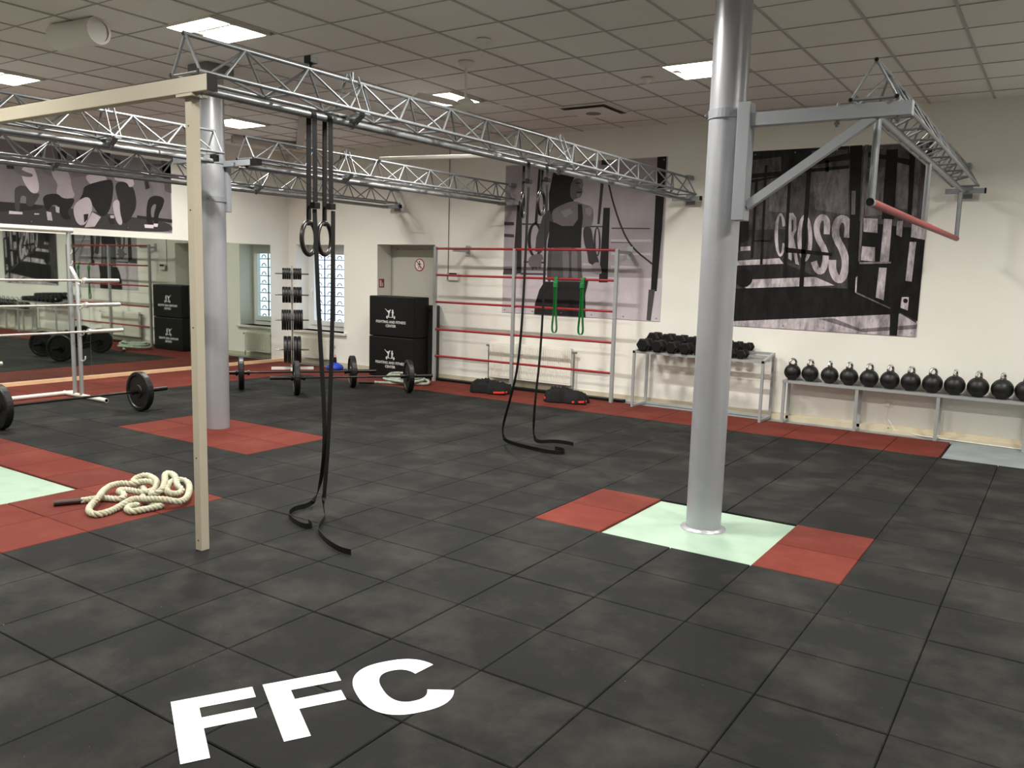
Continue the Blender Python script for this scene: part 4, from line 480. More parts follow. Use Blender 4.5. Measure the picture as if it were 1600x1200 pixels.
def poster(name, label, ax, a0, a1, z0, z1, bg, layers, pos, look='soft'):
    t = thing(name, label, 'poster')
    flip = -1 if ax == 'y' else 1
    def P(a, z, d): return (a, pos-d, z) if ax == 'y' else (pos+d, a, z)
    b = MB(); n = .006
    pts = [P(a, z, d) for d in (0, n) for a, z in ((a0,z0),(a1,z0),(a1,z1),(a0,z1))]
    b.v = pts; 
    for q in ((0,3,2,1),(4,5,6,7),(0,1,5,4),(1,2,6,5),(2,3,7,6),(3,0,4,7)): b.f.append(q); b.sm.append(False)
    b.build('canvas', CANV, t)
    v = []; f = []; col = []; d = n+.0004
    def add(g, q):
        nonlocal v, f
        k = len(v); v += [P(a, z, d) for a, z in q]; f.append(tuple(range(k, k+len(q)))); col.extend([g]*len(q))
    add(bg, [(a0+.01,z0+.01),(a1-.01,z0+.01),(a1-.01,z1-.01),(a0+.01,z1-.01)])
    for g_, ps in layers:
        d += .0003
        for q in ps: add(g_, q)
    me = bpy.data.meshes.new('print'); me.from_pydata(v, [], f)
    ca = me.color_attributes.new('print', 'FLOAT_COLOR', 'CORNER')
    idx = 0
    for i, g_ in enumerate(col):
        c = lin((g_*1.02, g_*.97, g_))[0:3]
        ca.data[i].color = (c[0]*.9, c[1]*.9, c[2]*.9, 1)
    me.materials.append(POSTS[look]); me.update(); link(me, 'print', t)
    for k in range(6):
        for zz in (z0+.04, z1-.04):
            a = a0+.05+(a1-a0-.1)*k/5
            c = P(a, zz, n); e_ = P(a, zz, n+.012); MB().cyl(c, e_, .008, 8).build('fixing', GALV, t)
poster('wall_poster', 'grey photo poster of a woman in a dark sports top holding rings', 'y', -4.96, -2.48, 1.075, 3.16, 168, WOMAN, WY)
poster('wall_poster', 'dark photo poster of a gym rack with big pale lettering', 'y', -1.88, .545, 1.075, 3.16, 70, WORDS, WY, 'grunge')
poster('wall_poster', 'photo poster of people doing lunges in a class, above the mirror', 'x', 1.6, 5.07, 2.10, 3.16, 122, CLASS, WX)

# ------------------------------------------------------------------ columns
def column(x, y, label):
    t = thing('steel_column', label, 'column', (x, y, -.016))
    MB().tube([(0,0,0),(0,0,CZ+.016)], .115, 40).build('shaft', SILV, t)
    return t
column(-.003, 2.56, 'thick silver round column standing on the pale green square')
c2 = column(-5.22, 2.62, 'silver round column standing on the red patch'); c2.location.z = 0
MB().lathe([(.15,0),(.15,.006),(.118,.010),(.116,.02)], 32).build('base_seal', SILV, bpy.data.objects['steel_column'])
MB().box(-.15,.15,-.15,.15,CZ-.09,CZ-.002).build('ceiling_collar', DIMG, c2)

# column bracket with arm on the near column
ba = thing('column_bracket', 'grey arm and brace clamped to the near column, carrying the short truss', 'bracket', (0, 2.56, 0))
def ringband(z, r, h, m, parent, name='clamp_ring'):
    b = MB(); b.lathe([(r,-h/2),(r+.008,-h/2),(r+.008,h/2),(r,h/2)], 32, Matrix.Translation((0,0,z)), False); b.build(name, m, parent)
ringband(2.675, .116, .055, BRK, ba)
MB().bbox(.128,.208,-.20,-.10,2.01,2.71,.004).build('upright', BRK, ba)
MB().bbox(.208,1.095,-.185,-.125,2.567,2.645,.003).build('arm', BRK, ba)
MB().beam((.21,-.155,2.10),(.90,-.155,2.575),.05,.05,(0,1,0)).build('brace', BRK, ba)
for x in (.70, 1.02): MB().cyl((x,-.155,2.53),(x,-.155,2.665),.008,8).cyl((x,-.155,2.545),(x,-.155,2.558),.016,6).build('bolt', GALV, ba)
MB().cyl((-.13,-.04,2.675),(-.115,-.06,2.675),.012,6).build('bolt', GALV, ba)

# brackets on the far column
bb = thing('column_bracket', 'grey brackets on both sides of the far column with black capped arms', 'bracket', (-5.22, 2.62, 0))
for z in (2.655, 2.29): ringband(z, .116, .05, BRK, bb)
MB().bbox(-.128,-.068,-.145,-.088,2.24,2.60,.004).build('upright', BRK, bb)
MB().bbox(.085,.125,.07,.12,2.17,2.66,.004).build('upright', BRK, bb)
MB().bbox(-.16,.405,-.33,-.275,2.60,2.655,.003).box(-.15,-.1,-.30,-.10,2.60,2.65).build('arm', BRK, bb)
MB().box(.405,.46,-.332,-.273,2.598,2.657).build('end_cap', BLK, bb)
MB().bbox(.10,.52,.03,.085,2.60,2.655,.003).build('arm', BRK, bb)
MB().box(.52,.62,.028,.087,2.598,2.657).build('end_cap', BLK, bb)
for x, y, z in ((.06,-.11,2.655),(.06,-.11,2.29),(.3,.02,2.63)): MB().cyl((x,y,z),(x+.01,y-.02,z),.011,6).build('bolt', GALV, bb)

# ------------------------------------------------------------------ trusses
PT = .475
def truss_parts():
    H, Wd = .205, .12
    d = {}
    def mm(name, mb):
        me = bpy.data.meshes.new(name); me.from_pydata(mb.v, [], mb.f); me.polygons.foreach_set('use_smooth', mb.sm); me.materials.append(GALV); me.update(); return me
    h = PT/2
    for nm, a, b in (('a', (Wd,-h,0),(0,0,H)), ('b', (Wd,h,0),(0,0,H)), ('c', (-Wd,-h,0),(0,0,H)), ('d', (-Wd,h,0),(0,0,H)), ('e', (Wd,-h,0),(-Wd,-h,0)), ('f', (Wd,-h,0),(-Wd,h,0)), ('g', (Wd,0,0),(0,0,H)), ('h', (-Wd,0,0),(0,0,H)), ('i', (-Wd,0,0),(Wd,0,0))):
        d[nm] = mm('brace', MB().tube([a, b], .0082, 8))
    return d
TP = truss_parts()
def truss(x, y0, y1, label, z=2.667, phase=.405):
    t = thing('overhead_truss', label, 'truss', (x, y0, z), 0, 'silver lattice trusses under the ceiling')
    L = y1-y0
    for cx, cz in ((.12,0),(-.12,0),(0,.205)):
        b = MB().tube([(cx,0,cz),(cx,L,cz)], .0125, 10, cap=False)
        b.face([(cx+.0115*math.cos(a*PI/5), L, cz+.0115*math.sin(a*PI/5)) for a in range(10)])
        o = b.build('chord', GALV, t)
        MB().cyl((cx,-.001,cz),(cx,.03,cz),.0095,10).build('tube_end', BLK, o)
    y = phase % PT
    if y < PT/2: y += PT
    ys = []
    while y+PT/2 <= L+.01: ys.append(y); y += PT
    for yy in ys:
        for nm in 'abcdef':
            o = link(TP[nm], 'brace', t); o.location = (0, yy, 0)
    for yy in (.015, L-.015):
        for nm in 'ghi': o = link(TP[nm], 'brace', t); o.location = (0, yy, 0)
    return t
truss(-2.15, .16, 7.2, 'long truss from the cream beam to the far wall, nearest of the three')
truss(-4.79, .16, 2.33, 'truss piece ending at the left side of the far column')
truss(-4.79, 2.66, 7.15, 'truss piece starting at the right side of the far column')
truss(-7.0, .16, 7.2, 'truss in front of the class poster, farthest left')
truss(.895, 2.36, 7.2, 'short truss resting on the near column arm at the right')
# wall brackets at the far ends
for x, l in ((-2.15,'wall bracket holding the far end of the long truss beside the woman poster'),(-4.79,'wall bracket holding the middle truss above the door wall'),(-7.0,'wall bracket holding the leftmost truss far end'),(.895,'wall bracket holding the short right truss')):
    t = thing('wall_bracket', l, 'bracket', (x, WY, 2.64))
    MB().bbox(-.18,.18,-.17,-.12,-.05,.0,.003).build('cross_tube', BRK, t)
    MB().box(.18,.195,-.172,-.118,-.052,.002).build('end_cap', BLK, t)
    MB().box(-.04,.04,-.12,-.006,-.05,-.005).build('stub', BRK, t)
    MB().box(-.06,.06,-.006,0,-.09,.04).build('wall_plate', BRK, t)
    MB().box(-.03,.03,-.15,-.0,.215,.26).build('top_stay', BRK, t)

# support frame: cream beam and posts
sf = thing('support_frame', 'cream steel beam and post carrying the near ends of the trusses', 'frame', (0, .2, 0))
MB().bbox(-8.2,-1.97,-.03,.03,2.565,2.65,.004).build('beam', CREAM, sf)
MB().box(-1.97,-1.962,-.031,.031,2.564,2.651).build('end_cap', BLK, sf)
pm = MB().bbox(-2.205,-2.15,-.0,.055,0,2.55,.003).build('post', CREAM, sf)
MB().box(-2.24,-2.1,-.03,.07,2.55,2.564).build('head_plate', CREAM, sf)
MB().bbox(-7.62,-7.56,-.03,.03,0,2.565,.003).build('post', CREAM, sf)
b = MB()
for z in (.06,.55,1.3,1.95,2.4): b.cyl((-2.178,-.001,z),(-2.178,.003,z),.005,8)
b.build('bolt_hole', BLK, sf)
MB().cyl((-2.06,.0,2.535),(-2.06,.0,2.565),.009,6).build('bolt', GALV, sf)

# pull-up pipes under the trusses
def pipe(x, y0, y1, label, zs=(2.598,), clamps=()):
    t = thing('pull_up_pipe', label, 'pull-up bar', (x, 0, 2.598), 0, 'round pipes hung under the trusses')
    o = MB().tube([(0,y0,0),(0,y1,0)], .0225, 16).build('pipe', GALV, t)
    MB().cyl((0,y0-.001,0),(0,y0+.02,0),.019,12).build('pipe_end', BLK, t)
    for k in clamps:
        b = MB()
        for s_ in (-1, 1):
            b.beam((s_*.125,k,.075),(s_*.02,k,-.0),.008,.05,(0,1,0)); b.tube([(s_*.128,k+.03*s_,.06),(s_*.006,k+.05*s_,.31)], .005, 6); b.tube([(s_*.128,k-.05,.06),(s_*.006,k-.03,.31)], .005, 6)
        b.box(-.14,.14,k-.025,k+.025,.05,.058); b.cyl((0,k,.28),(0,k,.33),.012,6); b.tube([(.029*math.cos(a*PI/6), k, .029*math.sin(a*PI/6)) for a in range(12)], .006, 6, closed=True)
        b.build('hanger_clamp', GALV, t)
    return t
pipe(-2.15, .28, 7.15, 'round pull-up pipe under the nearest long truss, straps looped over it', clamps=(1.42, 4.1))
pipe(-4.79, .26, 2.3, 'round pull-up pipe left of the far column', clamps=(1.3,))
pipe(-4.79, 2.68, 7.1, 'round pull-up pipe right of the far column', clamps=(4.0,))
pipe(-7.0, .26, 7.1, 'round pull-up pipe in front of the class poster', clamps=(2.0, 4.6))
ct = thing('truss_clamp', 'small black block fixed on the top tube of the nearest truss', 'clamp', (-2.15, 1.06, 2.884))
MB().bbox(-.03,.03,-.03,.03,.022,.066,.003).build('block', BLK, ct); MB().cyl((0,0,-.004),(0,0,.022),.012,8).build('stud', BLK, ct)
tag(MB().tube([(-4.79,4.55,2.9),(-2.19,3.2,2.625)], .02, 12).build('spreader_tube', WHT), 'white diagonal tube between the middle and the nearest truss', 'tube')

# low red pull-up bar at right
rb = thing('low_pull_up_bar', 'red taped pull-up bar hanging on steel pipes below the short truss', 'pull-up bar', (.895, 0, 0))
o = MB().tube([(0,2.50,2.115),(0,6.9,2.115)], .0235, 18, cap=False).build('bar', GALV, rb)
MB().cyl((0,2.505,2.115),(0,2.53,2.115),.020,12).build('pipe_end', BLK, rb)
MB().tube([(0,2.56,2.115),(0,6.86,2.115)], .0245, 18).build('grip_tape', REDG, rb)
for y in (2.53, 4.6, 6.85): MB().tube([(0,y,2.13),(0,y,2.60)], .021, 14).build('hanger_pipe', GALV, rb)
MB().tube([(0,2.42,2.60),(0,7.0,2.60)], .024, 14).build('top_pipe', GALV, rb)
MB().cyl((0,2.418,2.60),(0,2.44,2.60),.021,12).build('pipe_end', BLK, rb)

# ------------------------------------------------------------------ gymnastic rings
def ring(y, zc, tail, label, ang, xs=-2.15):
    t = thing('gymnastic_ring', label, 'gymnastic ring', (xs, y, 0), 0, 'rings on black straps under the nearest truss')
    d = Vector((math.cos(ang), math.sin(ang), 0)); R = .103; c = Vector((-.03,0,zc))
    MB().tube([c+d*R*math.cos(a*PI/18)+Vector((0,0,R*math.sin(a*PI/18))) for a in range(36)], .0145, 12, closed=True).build('ring', RINGM, t)
    wv = (0,1,0); top = 2.598; r = .026
    arcp = [(r*math.cos(a*PI/8), 0, top+r*math.sin(a*PI/8)) for a in range(0, 9)]
    MB().ribbon([(r+.004,0,zc+.21)] + [(r,0,top-.02)] + arcp + [(-r,0,top-.02), (-.03,0,zc+.125),(-.032,0,zc+.088),(-.02,0,zc+.08)], wv, .038).build('strap', STRAP, t)
    MB().bbox(.005,.05,-.024,.024,zc+.185,zc+.225,.004).box(-.035,.01,-.006,.006,zc+.19,zc+.205).build('buckle', BLK, t)
    pts, wvs = tail
    MB().ribbon([tuple(Vector(p)-Vector((xs, y, 0))) for p in pts], wvs, .036).build('strap_tail', STRAP, t)
RINGM = mat('dark_wood_ring', (34,30,27), .35, var=.3, scale=30)
def smooth(P, n=3):
    for _ in range(n):
        q = [P[0]]
        for a, b in zip(P[:-1], P[1:]):
            q += [tuple(a[i]*.75+b[i]*.25 for i in range(3)), tuple(a[i]*.25+b[i]*.75 for i in range(3))]
        q.append(P[-1]); P = q
    return P
def tail(up, ground, wa=(0,1,0)):
    P = smooth(up+ground, 2); wv = []
    for i, p in enumerate(P):
        k = max(0, min(1, (p[2]-.03)/.25)); wv.append(wa if k >= 1 else tuple(Vector(wa)*k + Vector((0,0,1))*(1-k)))
    return P, wv
# ground runs: straps lie on edge here and there, flat at the ends
T1 = tail([(-2.122,1.06,2.02),(-2.11,1.09,1.2),(-2.125,1.15,.6),(-2.17,1.17,.3)], [(-2.25,1.2,.12),(-2.361,1.262,.03),(-2.33,1.162,.022),(-2.355,1.082,.022),(-2.28,.953,.022),(-2.123,.875,.022),(-1.999,.844,.022),(-1.959,.887,.022),(-2.05,.93,.022)])
T2 = tail([(-2.122,1.22,2.02),(-2.12,1.21,1.2),(-2.13,1.18,.5),(-2.16,1.18,.2)], [(-2.17,1.17,.05),(-2.05,1.08,.022),(-1.956,.942,.022),(-1.876,.842,.022),(-1.719,.75,.022),(-1.589,.695,.022),(-1.483,.669,.022),(-1.421,.676,.022)])
T3 = tail([(-2.122,3.55,2.4),(-2.13,3.53,1.3),(-2.16,3.52,.8),(-2.25,3.54,.5),(-2.43,3.7,.22)], [(-2.56,3.9,.06),(-2.504,3.896,.022),(-2.206,3.814,.022),(-1.957,3.771,.022),(-1.823,3.828,.022),(-1.889,3.95,.022),(-2.001,3.955,.022)])
T4 = tail([(-2.122,3.86,2.45),(-2.12,3.86,1.5),(-2.125,3.84,.9),(-2.14,3.80,.5),(-2.2,3.88,.25)], [(-2.3,4.05,.08),(-2.28,4.08,.022),(-2.194,4.226,.022),(-2.057,4.253,.022),(-1.959,4.234,.022)])
RA = math.radians(112)
ring(1.065, 1.838, T1, 'front left ring, its strap tail curling on the floor', RA)
ring(1.20, 1.842, T2, 'front right ring, its strap tail reaching toward the camera', RA)
ring(3.55, 2.245, T3, 'back left ring in front of the woman poster', math.radians(118))
ring(3.86, 2.29, T4, 'back right ring in front of the woman poster', math.radians(105))

# ------------------------------------------------------------------ wall bars
wbk = thing('wall_bars', 'silver wall bar frame with five red rungs in front of the woman poster', 'wall bars', (0, 6.98, 0))
for x, z in ((-5.93,2.0),(-4.53,1.98),(-2.955,1.985)): MB().bbox(x-.022,x+.022,-.022,.022,0,z,.003).build('upright', RACKP, wbk)
for z in (1.972,1.586,1.19,.785,.387):
    MB().tube([(-5.91,0,z),(-4.55,0,z)], .016, 12).build('rung', REDP, wbk); MB().tube([(-4.51,0,z),(-2.975,0,z)], .016, 12).build('rung', REDP, wbk)
for x in (-5.6,-2.95):
    MB().box(x-.02,x+.02,.0,.36,1.93,1.97).box(x-.04,x+.04,.35,.36,1.87,2.03).build('wall_mount', RACKP, wbk)
def band(x, label, tw):
    t = thing('resistance_band', label, 'resistance band', (x, 6.95, 0), 0, 'green bands on the wall bars')
    P = [(-.006,-.004,1.5)]+[(-.0,.03+.028*math.cos(a),1.585+.028*math.sin(a)) for a in [PI+.3-k*PI/6 for k in range(8)]]
    MB().ribbon(smooth(P, 1), (1,0,0), .05, .005).build('loop_knot', GRN, t)
    MB().bbox(-.032,.032,-.022,.012,1.47,1.54,.008).build('knot', GRN, t)
    L = [(-.012,-.006,1.5),(-.010,-.008,1.2),(-.03,-.006,1.0),(-.038,0,.93),(-.03,0,.875),(-.0,0,.858),(.028,0,.875),(.036,0,.93),(.026,-.002,1.02),(.012,0,1.2),(.014,-.004,1.5)]
    MB().ribbon(smooth(L, 2), tw, .03, .005).build('band_loop', GRN, t)
band(-3.835, 'green resistance band, left of the pair on the red rungs', (.3,1,0)); band(-3.43, 'green resistance band, right of the pair on the red rungs', (.5,1,0))

# radiators
def radiator(x0, x1, z0, z1, label):
    t = thing('radiator', label, 'radiator', ((x0+x1)/2, WY, 0)); h = (x1-x0)/2
    b = MB(); b.bbox(-h,h,-.11,-.04,z0,z1,.006); n = int((x1-x0)/.035)
    for k in range(n): xx = -h+.03+k*(2*h-.06)/(n-1); b.box(xx-.008,xx+.008,-.118,-.11,z0+.03,z1-.03)
    b.build('panel', RADM, t)
    g_ = MB()
    for k in range(n): xx = -h+.03+k*(2*h-.06)/(n-1); g_.box(xx-.01,xx+.01,-.1,-.05,z1,z1+.004)
    g_.build('top_grille', RADM, t)
    for s_ in (-1, 1):
        MB().tube([(s_*(h+.03),-.075,z1-.05),(s_*(h+.03),-.075,.01)], .009, 8).build('supply_pipe', GALV, t)
        MB().cyl((s_*h,-.075,z1-.05),(s_*(h+.07),-.075,z1-.05),.016,10).build('valve', GALV, t)
        MB().box(s_*(h-.115)-.015,s_*(h-.115)+.015,-.04,-.001,z0+.1,z1-.05).build('wall_hook', RADM, t)
radiator(-5.1, -3.72, .12, .635, 'long cream radiator behind the red wall bars')
radiator(-9.1, -8.42, .1, .46, 'small cream radiator under the barred window')

# ------------------------------------------------------------------ dumbbell rack and dumbbells
dk = thing('dumbbell_rack', 'open silver frame rack for dumbbells beside the near column', 'rack', (0, 0, 0))
F0, B0 = 6.87, 7.27
for x in (-2.60,-.967):
    MB().box(x-.015,x+.015,F0-.015,F0+.015,0,.72).build('leg', RACKP, dk, ); MB().box(x-.015,x+.015,B0-.015,B0+.015,0,.79).build('leg', RACKP, dk)
    MB().beam((x,F0+.015,.705),(x,B0-.015,.775),.03,.03).build('end_rail', RACKP, dk); MB().box(x-.015,x+.015,F0+.015,B0-.015,0,.03).build('foot_rail', RACKP, dk)
    MB().box(x-.0155,x+.0155,F0-.0165,F0-.015,.69,.721).build('end_cap', BLK, dk)
for y, z in ((F0,.705),(7.03,.705),(7.13,.742),(B0,.775)): MB().box(-2.585,-.982,y-.012,y+.012,z-.015,z+.015).build('shelf_rail', RACKP, dk)
MB().box(-2.585,-.982,B0-.012,B0+.012,0,.028).build('foot_rail', RACKP, dk)
def dumbbell(x, y, z, R, hl, label, g):
    t = thing('hex_dumbbell', label, 'dumbbell', (x, y, z), 0, g)
    hx = [(R*math.cos(PI/3*k), R*math.sin(PI/3*k)) for k in range(6)]
    for s_ in (-1, 1):
        y0, y1 = sorted((s_*.045, s_*(.045+hl))); c = .012
        b = MB()
        rings_ = [(y0, .8), (y0+c, 1), (y1-c, 1), (y1, .8)]
        k0 = len(b.v)
        for yy, f_ in rings_:
            for px, pz in hx: b.v.append((px*f_, yy, pz*f_+R*.866))
        for i in range(3):
            for j in range(6): b.f.append((k0+i*6+j, k0+i*6+(j+1) % 6, k0+i*6+6+(j+1) % 6, k0+i*6+6+j)); b.sm.append(False)
        b.f.append(tuple(range(6))); b.f.append(tuple(range(18, 24))[::-1]); b.sm += [False]*2
        b.build('head', HEX, t)
    MB().tube([(0,-.05,R*.866),(0,-.02,R*.866),(0,0,R*.866),(0,.02,R*.866),(0,.05,R*.866)], [.013,.015,.017,.015,.013], 10).build('handle', CHR, t)
XF = [-2.474,-2.285,-2.1,-1.926,-1.756,-1.612,-1.483,-1.358,-1.236]; XB = [-2.47,-2.278,-2.107,-1.939,-1.776,-1.635,-1.508,-1.382,-1.26]
size = ['largest','second largest','third largest','fourth largest','middle sized','fourth smallest','third smallest','second smallest','smallest']
for k in range(9):
    R = .088-.0038*k
    dumbbell(XF[k], 6.94, .7235, R, .075-.003*k, 'black hexagonal dumbbell in the front row, %s, counted from the left end' % size[k], 'dumbbells on the rack')
    R = .086-.0036*k
    dumbbell(XB[k], 7.2, .793, R, .06-.002*k, 'black hexagonal dumbbell in the back row, %s, counted from the left end' % size[k], 'dumbbells on the rack')

# ------------------------------------------------------------------ kettlebell bench and kettlebells
kb = thing('kettlebell_bench', 'long low silver bench along the wall carrying the kettlebells', 'bench', (0, 0, -.01))
KX = [-.765,.037,.852,1.66]
for x in KX:
    MB().box(x-.016,x+.016,7.055,7.087,0,.48).build('leg', RACKP, kb); MB().box(x-.016,x+.016,7.27,7.3,0,.48).build('leg', RACKP, kb); MB().box(x-.016,x+.016,7.087,7.27,0,.03).build('foot_rail', RACKP, kb)
MB().box(-.785,2.4,7.05,7.09,.48,.51).build('front_rail', RACKP, kb); MB().box(-.785,2.4,7.27,7.3,.48,.51).build('back_rail', RACKP, kb)
MB().box(-.785,-.755,7.09,7.27,.48,.51).build('end_rail', RACKP, kb)
MB().box(-.755,2.4,7.09,7.27,.495,.5).build('shelf_plate', RACKP, kb)
def kettlebell(x, R, label, rz, H=.055):
    t = thing('kettlebell', label, 'kettlebell', (x, 7.175, .5005), rz, 'black kettlebells with chrome handles on the bench')
    prof = [(.0,0),(R*.5,0)] + [(R*math.cos(a), R*.95+R*math.sin(a)) for a in [math.radians(d) for d in range(-60, 76, 12)]] + [(R*.2,R*1.93),(0,R*1.93)]
    MB().lathe(prof, 26).build('bell', RUBP, t)
    b = MB(); hw = .042; z0 = R*1.72
    for s_ in (-1, 1): b.tube([(s_*.03,0,z0-.012),(s_*.036,0,z0+.012),(s_*.04,0,z0+.03)], [.026,.019,.014], 10)
    b.build('collar', RUBP, t)
    P = smooth([(-.04,0,z0+.02),(-.046,0,z0+H*.7),(-.03,0,z0+H+.02),(0,0,z0+H+.028),(.03,0,z0+H+.02),(.046,0,z0+H*.7),(.04,0,z0+.02)], 2)
    MB().tube(P, .0145, 12).build('handle', CHR, t)
kxs = [-.71,-.51,-.292,-.082,.132,.345,.555,.768,.98,1.197,1.417,1.63]
kl = ['first kettlebell from the left end of the bench','second kettlebell from the left end of the bench','third kettlebell from the left, its handle turned edge on','fourth kettlebell from the left end of the bench','fifth kettlebell from the left end of the bench','sixth kettlebell from the left end of the bench','seventh kettlebell from the left, above the second bay','eighth kettlebell from the left, near the third leg','ninth kettlebell from the left, its handle edge on','third kettlebell from the right picture edge','second whole kettlebell from the right picture edge','kettlebell cut off by the right picture edge']
for k, x in enumerate(kxs):
    kettlebell(x, .094+.0012*k, kl[k], [.9,1.1,1.5,1.15,1.0,1.1,1.05,.9,1.4,1.1,1.25,1.0][k])

# ------------------------------------------------------------------ barbells
def plate_mesh(R, w, name='weight_plate'):
    b = MB(); M = Matrix.Rotation(PI/2, 4, 'Y')
    b.lathe([(.026,-w/2),(R*.32,-w/2),(R*.34,-w*.32),(R*.80,-w*.32),(R*.83,-w/2),(R*.96,-w/2),(R,-w*.36),(R,w*.36),(R*.96,w/2),(R*.83,w/2),(R*.80,w*.32),(R*.34,w*.32),(R*.32,w/2),(.026,w/2)], 36, M, False)
    for i in range(len(b.sm)): b.sm[i] = False
    me = bpy.data.meshes.new(name); me.from_pydata(b.v, [], b.f); me.materials.append(RUBP); me.update(); return me
def barbell(c, ang, label, plates=True, R=.222, w=.07, ins=.655, steel=STEEL, z=None, sl=.41, g=None):
    t = thing('barbell', label, 'barbell', (c[0], c[1], z if z is not None else R), ang, g)
    MB().tube([(-.66,0,0),(.66,0,0)], .0135, 12).build('shaft', steel, t)
    for s_ in (-1, 1):
        MB().cyl((s_*.64,0,0),(s_*(.66+sl),0,0),.0245,16).build('sleeve', steel, t)
        MB().cyl((s_*.63,0,0),(s_*.66,0,0),.036,16).build('sleeve_collar', steel, t)
        if plates:
            o = link(plate_mesh(R, w), 'weight_plate', t); o.location = (s_*(ins+.05+w/2+.0), 0, 0)
            MB().cyl((s_*(ins+.06+w),0,0),(s_*(ins+.085+w),0,0),.04,16).build('spring_collar', BLK, t)
barbell((-6.655, 1.93), PI/2, 'loaded barbell on the floor in front of the barbell rack', w=.07)
a2 = math.atan2(5.857-4.619, -5.427+6.365)
barbell(((-6.365-5.427)/2, (4.619+5.857)/2+.02), a2, 'nearer loaded barbell lying before the stacked black boxes', ins=.655)
barbell(((-7.262-6.314)/2, (4.47+5.674)/2+.02), a2, 'farther loaded barbell lying behind the other one')

# barbell rack
rk = thing('barbell_rack', 'white tube rack holding four polished bars in front of the mirror', 'rack', (0, 0, 0))
for y in (2.72, .95):
    MB().tube([(-8.1,y,.03),(-8.1,y,1.99)], .024, 14).build('upright', RACKP, rk)
    MB().tube([(-8.35,y,.026),(-7.42,y,.026)], .026, 14).build('foot', WHT, rk)
    MB().tube([(-7.945,y,.04),(-7.945,y,1.43),(-8.08,y,1.57)], .024, 14).build('front_upright', RACKP, rk)
    for z in (1.42,1.13,.81,.5): MB().tube(smooth([(-7.93,y,z-.04),(-7.88,y,z-.045),(-7.84,y,z-.02),(-7.835,y,z+.02)], 1), .008, 8).build('bar_hook', WHT, rk)
    MB().cyl((-7.4205,y,.026),(-7.42,y,.026),.02,12).build('end_cap', BLK, rk)
    for z in (1.75,1.62): MB().tube([(-8.07,y,z-.02),(-8.03,y,z),(-8.03,y,z+.03)], .006, 6).build('hook', WHT, rk)
MB().tube([(-8.1,.5,2.005),(-8.1,2.77,2.005)], .028, 14).build('top_tube', WHT, rk)
MB().tube([(-8.3,.98,.028),(-8.3,2.8,.028)], .024, 14).build('base_tube', WHT, rk)
for z, yc, l in ((1.42,2.12,'topmost polished bar on the barbell rack'),(1.13,2.125,'second polished bar from the top of the barbell rack'),(.81,2.15,'third polished bar from the top of the barbell rack'),(.5,.72,'lowest polished bar on the barbell rack')):
    barbell((-7.865, yc), PI/2, l, plates=False, steel=BARS, z=z, g='bars on the rack')

# ------------------------------------------------------------------ plate tree with its plates
TX, TY = -8.45, 6.47; ta = math.atan2(.75, .66)
pt = thing('plate_tree', 'tall slim plate stand in the far corner beside the window', 'plate stand', (TX, TY, 0), ta)
MB().bbox(-.013,.013,-.02,.02,.03,1.66,.003).build('upright', RACKP, pt)
MB().box(-.33,.33,-.03,.03,0,.04).box(-.03,.03,-.3,.3,0,.04).build('base', WHT, pt)
lev = [(1.535,.09,4,.031),(1.20,.128,3,.043),(.80,.165,4,.035),(.32,.22,2,.058)]
words = {4:['innermost','second','third','outermost'],3:['innermost','middle','outermost'],2:['inner','outer']}
rown = ['top','second','third','lowest']
for li, (z, R, n, w_) in enumerate(lev):
    MB().cyl((-.26,0,z),(.26,0,z),.0125,10).build('peg', CHR, pt)
    me = plate_mesh(R, w_)
    for s_, sn in ((-1,'left'),(1,'right')):
        for k in range(n):
            o = link(me, 'weight_plate'); d = s_*(.018+w_/2+k*(w_+.002))
            o.location = (TX+math.cos(ta)*d, TY+math.sin(ta)*d, z); o.rotation_euler = (0, 0, ta)
            tag(o, '%s black plate on the %s side of the %s peg of the plate stand' % (words[n][k], sn, rown[li]), 'weight plate', 'plates on the corner stand')

